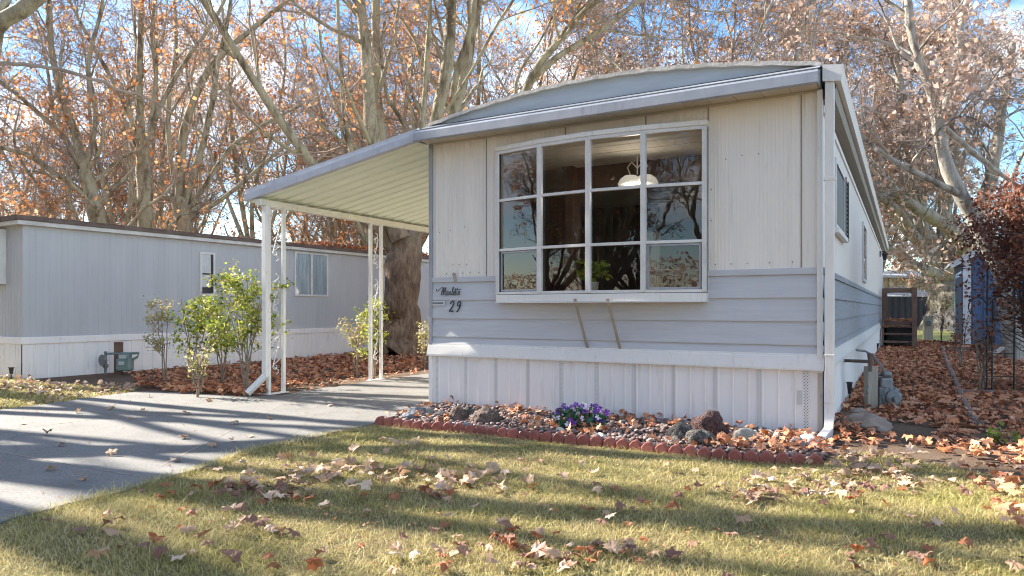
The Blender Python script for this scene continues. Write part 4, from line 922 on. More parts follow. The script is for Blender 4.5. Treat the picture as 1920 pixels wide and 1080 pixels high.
# ================================================================== ROCKS, EDGING, FLOWERS
def rock(u, v, w, h, m, lab, dep=None, seed=0, group='rocks in the gravel bed', squash=1.0, zoff=0, name='rock', power=1.0):
    p = G(u, v); D = EYE*F/(v-HZ); W_ = w/F*D; H_ = h/F*D; dep = dep or W_*.8
    import bmesh
    bm = bmesh.new(); bmesh.ops.create_icosphere(bm, subdivisions=4, radius=1)
    for vv in bm.verts:
        c = vv.co.copy(); n1 = mnoise.noise(c*1.3+Vector((seed*7.1, 0, 0))); n2 = mnoise.noise(c*3.1+Vector((0, seed*3.3, 0))); n3 = mnoise.noise(c*8+Vector((0, 0, seed)))
        k = 1+.30*n1+.16*n2+.05*n3; c = c*k; vv.co = Vector((c.x*W_/2, c.y*dep/2, max(c.z, -.55)*H_/1.55+H_*.32+zoff))
    bmesh.ops.rotate(bm, verts=bm.verts, matrix=Matrix.Rotation(TH, 3, 'Z'), cent=(0, 0, 0))
    me = bpy.data.meshes.new(name); bm.to_mesh(me); bm.free()
    for q in me.polygons: q.use_smooth = True
    me.materials.append(m); o = link(bpy.data.objects.new(name, me)); o.location = tuple(p); tag(o, lab, name, group); return o
rock(1330, 822, 66, 52, M['lava'], 'largest dark red lava rock against the front skirting', seed=1)
rock(1277, 826, 44, 36, M['lavablack'], 'blackish pitted rock at the left end of the lava rock pile', seed=2)
rock(1315, 838, 54, 34, M['lavablack'], 'grey pitted rock in front of the big red lava rock', seed=3)
rock(1268, 832, 20, 14, M['lavablack'], 'fist-sized grey rock at the foot of the blackish pitted rock', seed=13)
rock(1394, 834, 40, 34, M['greystone'], 'pointed grey-olive stone right of the lava rock pile', seed=4, squash=1)
rock(1496, 845, 26, 26, M['slate'], 'smooth upright blue-grey stone beside the downspout outlet', seed=5)
rock(1515, 834, 40, 20, M['palestone'], 'pale cream shell-like stone near the front right corner', seed=6)
rock(1530, 842, 26, 14, M['terracotta'], 'broken red concrete lump beside the downspout outlet', seed=16)
rock(910, 795, 54, 32, M['lavabrown'], 'widest brown pitted rock in the left half of the bed', seed=7)
rock(858, 792, 34, 30, M['lavabrown'], 'upright brown rock left of the widest brown rock', seed=8)
rock(879, 783, 22, 20, M['lavablack'], 'dark rock tucked between the two brown rocks', seed=9)
rock(783, 778, 32, 16, M['slate'], 'flat blue-grey stone at the back left end of the bed', seed=10)
rock(770, 787, 32, 16, M['slate'], 'dark blue-grey stone at the front left end of the bed', seed=11)
rock(805, 778, 18, 14, M['greystone'], 'small olive stone beside the home\'s left skirting corner', seed=12)
rock(826, 782, 22, 12, M['greystone'], 'low grey-brown stone by the skirting left of the brown rocks', seed=17)
rock(873, 803, 18, 11, M['slate'], 'bluish cobble in front of the two brown rocks', seed=18)
rock(1625, 806, 84, 30, M['tanstone'], 'long flat tan slab of rock in front of the wooden post', seed=14, group='rocks by the side path')
rock(1610, 780, 30, 16, M['tanstone'], 'round brown stone between skirting and wooden post', seed=15, group='rocks by the side path')
for i, (u, v, w, lab) in enumerate(((1007, 826, 22, 'white cobble just left of the silk flowers'), (1123, 829, 26, 'white cobble just right of the silk flowers'), (1050, 818, 16, 'small white cobble under the silk flowers'))):
    rock(u-30 if i == 0 else u, v-6, w, 11, M['palestone'], lab, seed=20+i)

# scalloped edging blocks
edge = [(706, 797), (760, 803), (800, 807), (870, 812), (950, 820), (1030, 829), (1100, 835), (1180, 843), (1260, 852), (1330, 860), (1400, 866), (1470, 870), (1545, 874)]
EP = np.array([G(*e)[:2] for e in edge]); seg = np.r_[0, np.cumsum(np.linalg.norm(np.diff(EP, axis=0), axis=1))]; EL = seg[-1]
def epos(t): return np.array([np.interp(t, seg, EP[:, 0]), np.interp(t, seg, EP[:, 1])])
sw = .104; nb = int(EL/(sw*3)); sw = EL/(nb*3)
place = ['first', 'second', 'third', 'fourth', 'fifth', 'sixth', 'seventh', 'eighth', 'ninth', 'tenth', 'eleventh', 'twelfth', 'thirteenth', 'fourteenth', 'fifteenth', 'sixteenth', 'seventeenth', 'eighteenth', 'nineteenth', 'twentieth']
for b in range(nb):
    s = MB(); r = random.Random(b); jz = r.uniform(-.008, .008); jo = r.uniform(-.008, .008); tl = r.uniform(-.04, .04)
    for k in range(3):
        t0 = (b*3+k)*sw+.002; t1 = t0+sw-.004; a = epos(t0); c = epos(t1); dd = (c-a)/np.linalg.norm(c-a); nn = np.array([dd[1], -dd[0]]); L = np.linalg.norm(c-a); hgt = .075
        poly = [(0, -.03)]+[(L*q/math.pi, hgt*.55+(L*.42)*math.sin(q)) for q in np.linspace(.0, math.pi, 15)]+[(L, -.03)]
        for off_, sgn in ((0, 1),):
            front = [(a[0]+dd[0]*x+nn[0]*(.022+jo-tl*z), a[1]+dd[1]*x+nn[1]*(.022+jo-tl*z), z+jz) for x, z in poly]; back = [(q[0]-nn[0]*.045, q[1]-nn[1]*.045, q[2]) for q in front]
            # chamfered inner face
            n_ = len(poly); cxm = L/2; inner = [(a[0]+dd[0]*(cxm+(x-cxm)*.86)+nn[0]*(.032+jo), a[1]+dd[1]*(cxm+(x-cxm)*.86)+nn[1]*(.032+jo), z*.93+jz) for x, z in poly]
            s.add(front+back+inner, [tuple(2*n_+i for i in range(n_)), tuple(n_+i for i in range(n_))[::-1]]+[(i, (i+1) % n_, n_+(i+1) % n_, n_+i) for i in range(n_)]+[(i, 2*n_+i, 2*n_+(i+1) % n_, (i+1) % n_) for i in range(n_)])
    m0 = epos((b*3+1.5)*sw); lab = f'red scalloped edging block, {place[b]} from the driveway end of the row' if b < nb-1 else 'red scalloped edging block at the downspout end of the row'
    tag(s.build('edging_block', M['terracotta'], origin=(m0[0], m0[1], 0)), lab, 'edging block', 'red scalloped blocks edging the front bed')

def ico(sub=1):
    import bmesh
    bm = bmesh.new(); bmesh.ops.create_icosphere(bm, subdivisions=sub, radius=1); V = np.array([v.co[:] for v in bm.verts]); Fc = np.array([[v.index for v in f.verts] for f in bm.faces]); bm.free(); return V, Fc
iv, if_ = ico(2)
pts = poly_area_pts(BED, 2500); n = len(pts); r = rng
sz = r.uniform(.010, .026, n); V = iv[None]*sz[:, None, None]*np.stack([r.uniform(.8, 1.4, n), r.uniform(.7, 1.1, n), r.uniform(.5, .8, n)], 1)[:, None, :]
ang = r.uniform(0, 6.28, n); ca, sa = np.cos(ang)[:, None], np.sin(ang)[:, None]
V = np.stack([V[..., 0]*ca-V[..., 1]*sa, V[..., 0]*sa+V[..., 1]*ca, V[..., 2]], 2)+np.stack([pts[:, 0], pts[:, 1], .014+r.uniform(0, .022, n)], 1)[:, None, :]
V += r.normal(0, .0016, V.shape); Fp = (if_[None]+(np.arange(n)*len(iv))[:, None, None]).reshape(-1, 3)
npmesh('gravel', V.reshape(-1, 3), [Fp], M['pebble'], smooth=True)['kind'] = 'stuff'

# silk flowers
for nm, c1, c2 in (('petalpurple', (.13, .02, .30), (.28, .08, .50)), ('petalviolet', (.05, .012, .10), (.16, .05, .30)), ('petalpink', (.72, .48, .66), (.80, .66, .74)), ('petalwhite', (.80, .76, .74), (.85, .82, .66))): M[nm] = mat(nm, c1, c2, 30, rough=.6)
p = G(1086, 806); t = thing('flower_arrangement', 'low mound of purple and white silk flowers on the pebbles', 'flowers', p)
r = np.random.default_rng(11); D = 6.6; wx = 54/F*D; nL = 230
C = []; base = np.array(p)
a = r.uniform(-1, 1, nL); hh = r.uniform(.02, .22, nL)*(1-.35*a*a); rad = r.uniform(-.10, .10, nL)
q = np.array([cw(x*wx*(.7+.3*h/.2), dd) for x, dd, h in zip(a, rad, hh)]); q[:, 2] = hh; q[:, :2] += base[:2]
V, Fq = leafquads(q, .075, r, aspect=.6); npmesh('foliage', V, [Fq], M['silkleaf'], t)
for k in range(34):
    aa = r.uniform(-1, 1); h = .15+.09*(1-aa*aa)+r.uniform(-.05, .02) if k < 26 else r.uniform(.07, .14); cxy = cw(aa*wx*.95, r.uniform(-.09, .03) if h > .15 else -.10); c = np.array((base[0]+cxy[0], base[1]+cxy[1], h))
    fd = np.array(cw(r.normal(0, .4), -1)); fd[2] = r.uniform(0, .9); fd /= np.linalg.norm(fd); u_ = np.cross(fd, (0, 0, 1.)); u_ /= np.linalg.norm(u_); w_ = np.cross(u_, fd)
    s = MB(); pr = r.uniform(.022, .034)
    vs = [c-fd*.008]; fs = []
    for j in range(5):
        a0 = j*1.2566+r.normal(0, .1)
        ring = [(a0-.5, .75), (a0-.3, 1.05), (a0, 1.15), (a0+.3, 1.05), (a0+.5, .75)]; b0 = len(vs)
        vs += [c+(u_*math.cos(x)+w_*math.sin(x))*pr*rr+fd*.004*math.sin(7*x) for x, rr in ring]; fs += [(0, b0+i, b0+i+1) for i in range(4)]
    s.add(vs, fs); s.build('blossom', M[('petalpurple', 'petalpurple', 'petalviolet', 'petalpink', 'petalpurple', 'petalwhite')[k % 6]], t)

# ================================================================== TREES
def rot_perp(T, r):
    q = r.normal(0, 1, T.shape); p = np.cross(T, q); p /= np.linalg.norm(p, axis=1)[:, None]+1e-9; return p
def sample(P, Rr, idx, t):
    k = P.shape[1]-1; f = t*k; i = np.minimum(f.astype(int), k-1); w = (f-i)[:, None]
    A = P[idx, i]; B = P[idx, i+1]; T = B-A; T /= np.linalg.norm(T, axis=1)[:, None]+1e-9
    return A*(1-w)+B*w, T, Rr[idx, i]*(1-w[:, 0])+Rr[idx, i+1]*w[:, 0]
def spawn(P, Rr, n_per, t0, t1, ang, lens, k, r, rr=.6, wander=.18, up=.1, tip=.25, rmax=9):
    N = len(P); npc = r.poisson(n_per, N) if np.isscalar(n_per) else r.poisson(n_per); idx = np.repeat(np.arange(N), npc); M_ = len(idx)
    if M_ == 0: return None
    t = r.uniform(t0, t1, M_); pos, T, rad = sample(P, Rr, idx, t)
    a = r.normal(ang, .22, M_)[:, None]; d = np.cos(a)*T+np.sin(a)*rot_perp(T, r)
    L = r.uniform(lens[0], lens[1], M_)*(1.15-.5*t); st = (L/(k-1))[:, None]
    out = [pos]; cur = pos
    for j in range(k-1):
        d = d+r.normal(0, wander, d.shape); d[:, 2] += up; d /= np.linalg.norm(d, axis=1)[:, None]; cur = cur+d*st; out.append(cur)
    Q = np.stack(out, 1); r0 = np.minimum(rad*rr*r.uniform(.6, 1.0, M_), rmax); RR = r0[:, None]*np.linspace(1, tip, k)[None]; return Q, RR
def tubes(P, Rr, sides):
    N, k, _ = P.shape; T = np.gradient(P, axis=1); T /= np.linalg.norm(T, axis=2)[..., None]+1e-9
    ref = np.tile(np.array([0, 0, 1.0]), (N, 1)); mean = T.mean(1); bad = np.abs(mean[:, 2]) > .8*np.linalg.norm(mean, axis=1); ref[bad] = (1, 0, 0)
    A = np.cross(T, ref[:, None, :]); A /= np.linalg.norm(A, axis=2)[..., None]+1e-9; B = np.cross(T, A)
    an = np.arange(sides)*2*np.pi/sides; V = P[:, :, None, :]+(A[:, :, None, :]*np.cos(an)[None, None, :, None]+B[:, :, None, :]*np.sin(an)[None, None, :, None])*Rr[:, :, None, None]
    base = (np.arange(N)*k*sides)[:, None, None]+(np.arange(k-1)*sides)[None, :, None]+np.arange(sides)[None, None, :]
    nx = (np.arange(N)*k*sides)[:, None, None]+(np.arange(k-1)*sides)[None, :, None]+((np.arange(sides)+1) % sides)[None, None, :]
    Fc = np.stack([base, nx, nx+sides, base+sides], -1).reshape(-1, 4); return V.reshape(-1, 3), Fc
def merge(parts):
    V = []; Fc = []; b = 0
    for v, f in parts: V.append(v); Fc.append(f+b); b += len(v)
    return np.concatenate(V), np.concatenate(Fc)
def resample(pts, rs, k):
    P = np.array(pts, float); P2 = P
    # Catmull-Rom smoothing
    n = len(P); t = np.linspace(0, n-1, k); i = np.minimum(t.astype(int), n-2); f = (t-i)[:, None]
    Pe = np.vstack([2*P[0]-P[1], P, 2*P[-1]-P[-2]]); p0, p1, p2, p3 = Pe[i], Pe[i+1], Pe[i+2], Pe[i+3]
    Q = .5*((2*p1)+(-p0+p2)*f+(2*p0-5*p1+4*p2-p3)*f**2+(-p0+3*p1-3*p2+p3)*f**3)
    return Q, np.interp(t, np.arange(n), rs)
def maketree(name, loc, limbs, r, label=None, cat='tree', group=None, barkm='bark', leafm='treeleaf', dens=(2.2, 5, 5, 4), lenL=(1.8, 4.2), leaves=1.0, leafsize=.13, twk=1.0, L2min=.15, cluster=.12, up=.06, stemf=1.0):
    """limbs: list of (pts world Nx3, radii). builds trunk / branches / crown"""
    root = thing(name, label, cat, loc, 0, group)
    K = 16; LP = []; LR = []
    for li, (pts, rs) in enumerate(limbs):
        Q, q = resample(pts, rs, K); q = q*(stemf if li else 1); j = r.normal(0, 1, Q.shape)*q[:, None]*.10; j[0] = 0; LP.append(Q+j); LR.append(q*(1+r.normal(0, .05, K)))
    P1 = np.stack(LP); R1 = np.stack(LR); len1 = np.linalg.norm(np.diff(P1, axis=1), axis=2).sum(1)
    thick = [tubes(P1, R1, 12)]
    a = spawn(P1, R1, dens[0]*len1*.45, .25, 1, .75, lenL, 9, r, .55, .16, up, .3); P2, R2 = a
    keep = P2[:, 0, 2] > 2.2; P2, R2 = P2[keep], R2[keep]
    R2 = np.clip(R2, .014, .06)
    thick.append(tubes(P2, R2, 6))
    P3, R3 = spawn(P2, R2, dens[1], .15, 1, .75, (lenL[0]*.45, lenL[1]*.5), 6, r, .6, .2, .03, .3); R3 = np.clip(R3, .007*twk, .026)
    P4, R4 = spawn(np.concatenate([P3]), R3, dens[2], .15, 1, .7, (.45, 1.2), 4, r, .6, .2, .0, .4); R4 = np.clip(R4, .005*twk, .012)
    P5, R5 = spawn(P4, R4, dens[3], .2, 1, .7, (.2, .6), 3, r, .7, .22, -.02, .6); R5 = np.clip(R5, .004*twk, .008)
    V, Fc = merge(thick); npmesh('trunk', V, [Fc], M[barkm], root, smooth=True)
    V, Fc = merge([tubes(P3, R3, 4), tubes(P4, R4, 3), tubes(P5, R5, 3)]); npmesh('branches', V, [Fc], M['twig'], root)
    # leaves and seed balls hang from twig tips in clusters
    tips = np.concatenate([P5[:, -1], P5[:, 1], P4[:, -1]]); f = np.array([mnoise.noise(Vector(p*.45)) for p in tips]) ; f2 = np.array([mnoise.noise(Vector(p*1.6+np.array((9, 3, 1)))) for p in tips]); pr = np.clip(.04+.75*f+.9*f2, .0, 1)*leaves*1.15
    sel = tips[r.uniform(0, 1, len(tips)) < pr]; sel = np.concatenate([sel, tips[:3]]); C = sel+r.normal(0, cluster, sel.shape); C[:, 2] -= .04
    V, Fq = leafquads(C, leafsize, r, up=.1, aspect=.85); npmesh('crown', V, [Fq], M[leafm], root)
    return root
def px(pts, dep):
    d = dep if hasattr(dep, '__len__') else [dep]*len(pts); return [W(u, v, dd) for (u, v), dd in zip(pts, d)]
rt = np.random.default_rng(21)
# --- T1 the big sycamore behind the carport
D = 15.6
b0 = G(752, 668)
limbs = [([np.array((b0[0], b0[1], -.05))]+px([(750, 640), (752, 590), (753, 520), (757, 455), (758, 425)], [17]*5), [.62, .50, .45, .44, .46, .38]),
 (px([(748, 480), (722, 440), (690, 412), (640, 370), (585, 308), (515, 210), (450, 110), (398, 25), (350, -60), (330, -200)], [17, 16.8, 16.5, 16.2, 15.8, 15.4, 15, 14.8, 14.6, 14.5]), [.27, .22, .19, .15, .125, .11, .095, .085, .07, .04]),
 (px([(752, 450), (722, 370), (702, 280), (690, 150), (682, 60), (674, -40), (668, -250)], 16.6), [.28, .22, .185, .16, .14, .11, .05]),
 (px([(755, 450), (728, 340), (712, 230), (706, 110), (705, 0), (716, -150), (730, -300)], 17.2), [.2, .16, .14, .13, .12, .09, .04]),
 (px([(692, 120), (684, 60), (668, 0), (655, -60), (640, -200)], [16.6]*5), [.12, .11, .10, .08, .04]),
 (px([(690, 410), (662, 300), (645, 215), (638, 100), (632, 0), (628, -150)], 16.5), [.08, .065, .06, .05, .045, .03]),
 (px([(762, 470), (778, 420), (800, 400), (812, 350), (815, 250), (832, 150), (843, 60), (848, -30), (862, -200)], [17, 17, 17.2, 17.5, 17.5, 17.5, 17.5, 17.5, 17.5]), [.34, .30, .27, .23, .19, .17, .15, .12, .06]),
 (px([(806, 380), (790, 300), (795, 200), (802, 90), (806, 0), (800, -150)], 17.2), [.12, .09, .08, .07, .06, .04]),
 (px([(812, 360), (835, 260), (862, 170), (880, 90), (896, 10), (930, -120)], [17.6, 18, 18.3, 18.5, 18.5, 18.5]), [.2, .17, .16, .15, .13, .06]),
 (px([(845, 230), (853, 150), (880, 60), (890, -10), (880, -150)], [18]*5), [.1, .10, .09, .08, .04]),
 (px([(812, 400), (880, 330), (960, 220), (1005, 130), (1060, 60), (1110, 0), (1180, -100)], [17.2, 16.6, 16, 15.6, 15.2, 15, 14.8]), [.2, .16, .13, .10, .085, .07, .04]),
 (px([(985, 165), (1040, 110), (1120, 60), (1200, 0), (1290, -80)], [15.8, 15.4, 15, 14.6, 14.2]), [.09, .075, .06, .05, .03]),
 (px([(835, 210), (880, 140), (930, 50), (980, -30), (1030, -140)], [17, 16.5, 16, 15.6, 15.2]), [.05, .045, .04, .035, .02])]
maketree('sycamore_tree', b0, limbs, rt, 'huge mottled sycamore with many upright stems directly behind the carport', 'tree', 'sycamore trees with autumn leaves', dens=(1.7, 5, 4.5, 3.2), leaves=1.0, leafsize=.115, cluster=.1, stemf=.88)
# --- T2, T3, T4 behind the neighbour's home
def base(u, d): p = W(u, HZ, d); p[2] = 0; return p
d = 25; b = base(272, d); lf = .78
maketree('sycamore_tree', b, [([b]+px([(272, 500), (272, 420), (270, 340), (268, 280)], d), [.32, .28, .27, .25, .24]),
 (px([(268, 300), (262, 210), (262, 120), (264, 30), (268, -80)], d), [.2, .17, .15, .13, .08]),
 (px([(270, 290), (285, 220), (292, 140), (285, 60), (300, -60)], d), [.15, .13, .11, .10, .06]),
 (px([(266, 290), (240, 210), (205, 140), (160, 60), (110, -40)], d), [.14, .12, .10, .09, .05]),
 (px([(270, 300), (300, 200), (350, 110), (400, 40), (450, -60)], d), [.12, .11, .10, .08, .05])], rt,
 'forked sycamore left of centre behind the grey home', 'tree', 'sycamore trees with autumn leaves', dens=(1.8, 4.6, 4.6, 3.3), lenL=(1.6, 4.2), leafsize=.14, twk=1.2, leaves=1.3, stemf=.72)
d = 27; b = base(345, d)
maketree('sycamore_tree', b, [([b]+px([(345, 500), (343, 420), (336, 370)], d), [.42, .36, .34, .30]),
 (px([(336, 380), (340, 290), (352, 220), (385, 140), (440, 80), (540, 0), (600, -60)], d), [.25, .22, .2, .17, .14, .10, .06]),
 (px([(345, 385), (372, 300), (396, 200), (410, 110), (430, 20), (440, -80)], d), [.2, .17, .15, .13, .10, .06]),
 (px([(350, 400), (390, 340), (440, 270), (520, 220), (600, 180)], d), [.13, .12, .10, .08, .05]),
 (px([(352, 410), (420, 370), (480, 320), (540, 270), (600, 250)], d), [.12, .11, .09, .07, .04]),
 (px([(336, 370), (320, 300), (315, 200), (330, 90), (325, -40)], d), [.13, .12, .11, .09, .05])], rt,
 'stout leaning sycamore right of the forked one behind the grey home', 'tree', 'sycamore trees with autumn leaves', dens=(1.8, 4.6, 4.6, 3.3), lenL=(1.6, 4.2), leafsize=.14, twk=1.2, leaves=1.3, stemf=.75)
d = 23; b = base(200, d)
maketree('sycamore_tree', b, [([b]+px([(195, 500), (180, 400), (160, 320)], d), [.32, .27, .24, .22]),
 (px([(162, 330), (140, 250), (112, 170), (96, 90), (92, 0), (95, -100)], d), [.2, .17, .14, .12, .09, .05]),
 (px([(160, 320), (120, 260), (70, 210), (10, 160), (-50, 120)], d), [.12, .11, .09, .08, .05]),
 (px([(170, 370), (110, 330), (50, 290), (-20, 270), (-80, 230)], d), [.12, .11, .10, .08, .05]),
 (px([(160, 320), (180, 220), (165, 120), (190, 20), (200, -80)], d), [.1, .1, .09, .07, .04])], rt,
 'leftmost sycamore leaning left behind the grey home', 'tree', 'sycamore trees with autumn leaves', dens=(1.9, 4.6, 4.6, 3.3), lenL=(1.5, 3.8), leafsize=.14, twk=1.1, leaves=1.3, stemf=.8)
# --- T5 standing just left of the frame: limb and long thin bough enter the picture
b = cw(-10.3, 7.6)
maketree('sycamore_tree', b, [([b]+[cw(-10.2, 7.7, 1.5), cw(-10.0, 7.8, 2.8)], [.42, .36, .33]),
 ([cw(-10.0, 7.8, 2.7), cw(-9.2, 8.2, 3.6)]+px([(-60, 88), (0, 42), (62, 4), (120, -50), (220, -160)], [9, 9, 9, 9, 9]), [.2, .15, .115, .10, .095, .08, .05]),
 ([cw(-10.0, 7.8, 2.8), cw(-10.8, 7.0, 5), cw(-11, 6, 8), cw(-10.5, 5.5, 11)], [.24, .19, .15, .08]),
 ([cw(-10.0, 7.8, 2.8), cw(-9.2, 6.8, 5), cw(-8.4, 5.6, 8), cw(-8, 5, 11)], [.2, .16, .12, .06]),
 ([cw(-10.0, 7.8, 2.8), cw(-11.5, 8.6, 5), cw(-12.5, 9.6, 8), cw(-13, 10, 10)], [.2, .16, .12, .06]),
 ([(-12.5, 1.9, 2.7), (-12, 2.3, 3.9), (-11.5, 2.7, 5.1), (-11, 3.2, 6.0), (-10.5, 3.8, 6.8), (-10, 4.3, 7.8), (-9.6, 4.8, 9.5)], [.18, .16, .15, .14, .12, .09, .05]),
 ([(-12.5, 1.9, 2.8), (-12.3, 2.3, 3.7), (-12, 3.0, 4.1), (-12, 3.9, 4.5), (-11.8, 5, 5.2), (-12, 6, 6.5)], [.12, .10, .09, .08, .06, .03])], rt,
 'sycamore at the far left edge with one bare limb reaching into the top left corner', 'tree', 'sycamore trees with autumn leaves', dens=(.4, 1.8, 2, 2), lenL=(1.0, 2.2), leaves=.6, leafsize=.11, twk=.6)
s = MB(); cpts = [W(u, v, dd) for u, v, dd in ((-300, 60, 7.5), (-120, 104, 8), (0, 118, 8.4), (100, 128, 8.8), (200, 158, 9.2), (290, 192, 9.8), (372, 245, 10.5), (450, 275, 11.5), (560, 290, 13), (700, 300, 15.5))]
Q, q = resample(cpts, [.03, .028, .026, .024, .021, .018, .015, .012, .01, .008], 60); Q[:, 2] += np.random.default_rng(2).normal(0, .012, 60)
s.tube(Q, list(q), 6); o = s.build('trailing_bough', M['twig'], [x for x in bpy.data.objects if x.get('label', '').startswith('sycamore at the far left')][0])
# --- right side trees
d = 15; b = base(1905, d)
maketree('sycamore_tree', b, [([b]+px([(1890, 560), (1862, 480), (1832, 425), (1800, 360), (1772, 300), (1760, 240), (1752, 200)], d), [.24, .20, .17, .16, .15, .13, .11, .09]),
 (px([(1762, 250), (1745, 170), (1715, 90), (1700, 0), (1680, -90)], d), [.11, .10, .09, .08, .05]),
 (px([(1758, 240), (1790, 140), (1800, 60), (1820, -30), (1830, -120)], [15, 15.3, 15.6, 16, 16]), [.09, .08, .07, .06, .04]),
 (px([(1800, 365), (1740, 335), (1690, 310), (1640, 275), (1600, 240)], [15, 14.6, 14.2, 13.8, 13.5]), [.08, .065, .055, .045, .03]),
 (px([(1760, 230), (1830, 290), (1880, 330), (1930, 360)], [15.5, 15.8, 16, 16]), [.07, .06, .05, .03])], rt,
 'broken-topped mottled sycamore rising behind the blue shed', 'tree', 'sycamore trees with autumn leaves', dens=(1.9, 5, 4.5, 3.4), lenL=(1.0, 3.2), leafm='treeleafpink', leafsize=.12, twk=.8, barkm='barkgrey')
d = 37; b = base(1783, d)
maketree('sycamore_tree', b, [([b]+px([(1783, 570), (1783, 530), (1780, 500)], d), [1.5, 1.1, 1.05, 1.0]),
 (px([(1782, 510), (1810, 470), (1780, 430), (1735, 400), (1690, 370), (1660, 330)], [37, 36, 34, 32, 31, 30]), [.55, .38, .32, .26, .2, .1]),
 (px([(1775, 510), (1740, 450), (1720, 380), (1705, 280), (1690, 180), (1680, 80)], d), [.5, .4, .34, .28, .2, .1]),
 (px([(1775, 520), (1720, 500), (1680, 470), (1640, 450)], [37, 35, 33, 32]), [.35, .24, .17, .1]),
 (px([(1790, 505), (1830, 420), (1860, 320), (1880, 200), (1900, 80)], d), [.5, .4, .32, .24, .12]),
 (px([(1780, 500), (1770, 400), (1790, 280), (1770, 150), (1790, 30)], d), [.4, .34, .27, .2, .1]),
 (px([(1778, 500), (1700, 430), (1640, 330), (1600, 220), (1570, 120)], d), [.4, .3, .24, .18, .1]),
 (px([(1776, 505), (1730, 470), (1690, 400), (1650, 370), (1610, 340)], [37, 36, 34, 33, 32]), [.3, .22, .17, .13, .08])], rt,
 'massive pale-trunked sycamore on the back lawn beside the blue shed', 'tree', 'sycamore trees with autumn leaves', dens=(2.2, 6, 6, 4.2), lenL=(2.5, 6), leafm='treeleafpink', leafsize=.24, twk=2.0, barkm='barkgrey', leaves=1.2)
# --- generic templates for the background
def generic(r, H=17, leafm='treeleaf', zlow=None, **k):
    limbs = []; lean = r.normal(0, .03, 2); z1 = zlow or r.uniform(2.5, 4.5)
    limbs.append(([(0, 0, 0), (lean[0]*z1, lean[1]*z1, z1*.5), (lean[0]*z1*1.5, lean[1]*z1*1.5, z1)], [.32, .25, .22]))
    n = r.integers(5, 7); top = np.array(limbs[0][0][-1])
    for i in range(n):
        a = i*6.283/n+r.normal(0, .3); sp = r.uniform(.12, .5); L = H-z1; pts = [top-np.array((0, 0, .4*r.uniform()))]
        for q in (.25, .5, .75, 1.0): pts.append(top+np.array((math.cos(a)*L*sp*q**.8, math.sin(a)*L*sp*q**.8, L*q*(1-.25*sp)))+r.normal(0, .25, 3))
        limbs.append((pts, [.13, .105, .08, .055, .025]))
    return maketree('sycamore_tree', (0, 0, 0), limbs, r, leafm=leafm, **k)
tmpl = [generic(rt, 16, dens=(1.8, 4.6, 4.4, 3.2), lenL=(2, 4.6), leafsize=.18, twk=1.5, leaves=.85),
        generic(rt, 18, dens=(1.8, 4.6, 4.4, 3.2), lenL=(2, 4.8), leafsize=.18, twk=1.5, leaves=.95),
        generic(rt, 17, 'treeleafpink', dens=(2.0, 5, 4.6, 3.3), lenL=(2, 4.6), leafsize=.18, twk=1.5, leaves=1.15, barkm='barkgrey')]
tmpl.append(generic(rt, 11, dens=(3.2, 5, 4.6, 3.4), lenL=(1.6, 3.8), leafsize=.17, twk=1.6, leaves=.95, zlow=1.6))
spots = [(-27, 33, 1, 'orange sycamore at the left frame edge in the second row behind the grey home'), (-20, 36, 0, 'orange sycamore second from the left in the second row behind the grey home'), (-12.5, 34, 1, 'orange sycamore above the neighbour\'s wide window in the second row'),
 (-6.5, 33, 0, 'thin-stemmed sycamore seen under the carport roof beam'), (-1.5, 37, 1, 'slender sycamore showing just above the left end of our roof'), (4.6, 31, 2, 'pale double-stemmed sycamore above the middle of our roof'),
 (8.6, 33, 2, 'pale multi-stemmed sycamore above the right half of our roof'), (13, 36, 2, 'pale sycamore above the right end of our roof'), (15.4, 46, 2, 'pinkish sycamore just right of our roof gutter, farther back'),
 (20, 52, 2, 'pinkish sycamore at the right behind the tan metal building'), (27, 44, 2, 'pinkish sycamore at the right frame edge behind the blue shed'), (24.5, 30, 2, 'large pinkish sycamore over the top right corner'),
 (-38, 50, 1, 'distant orange sycamore at the far left horizon'), (-27, 52, 0, 'distant orange sycamore left of the forked trunk'), (-17, 54, 1, 'distant orange sycamore between forked and stout trunks'), (-8, 52, 0, 'distant orange sycamore behind the carport post'),
 (1, 55, 1, 'distant sycamore behind the huge trunk'), (9, 55, 2, 'distant pinkish sycamore behind our roof centre'), (31, 62, 2, 'most distant sycamore behind the blue shed'), (-20, 68, 1, 'most distant orange sycamore low above the grey home'), (-4, 70, 0, 'most distant orange sycamore low beside the huge trunk'), (-34, 70, 0, 'most distant orange sycamore low at the far left')]
used = set()
spots += [(cx, d, 3, 'low twiggy sycamore '+w) for cx, d, w in ((-24, 39, 'showing left of the forked trunk low over the grey roof'), (-8.5, 38, 'showing under the carport eave by its front post'), (-28, 58, 'in the far row at the left, low over the grey roof'), (-14, 57, 'in the far row above the narrow window'), (-2, 58, 'in the far row beside the huge trunk'), (17, 44, 'low behind our rear corner'), (26, 50, 'low behind the blue shed roof'), (-38, 56, 'in the far row at the left frame edge'))]
spots += [(-23, 45, 1, 'orange sycamore just left of the forked trunk, middle distance'), (-9.5, 43, 1, 'orange sycamore above the carport gutter, middle distance'), (-3, 46, 0, 'orange sycamore left of the huge trunk, middle distance'),
 (-44, 62, 0, 'far orange sycamore beyond the left frame edge'), (-12, 64, 1, 'far orange sycamore over the neighbour\'s narrow window'), (6, 44, 2, 'pale sycamore over our roof rim, middle distance'), (19, 40, 2, 'pinkish sycamore right of our gutter, middle distance'), (22, 62, 2, 'far pinkish sycamore above the tan metal building'), (16, 60, 2, 'far pinkish sycamore at our rear corner')]
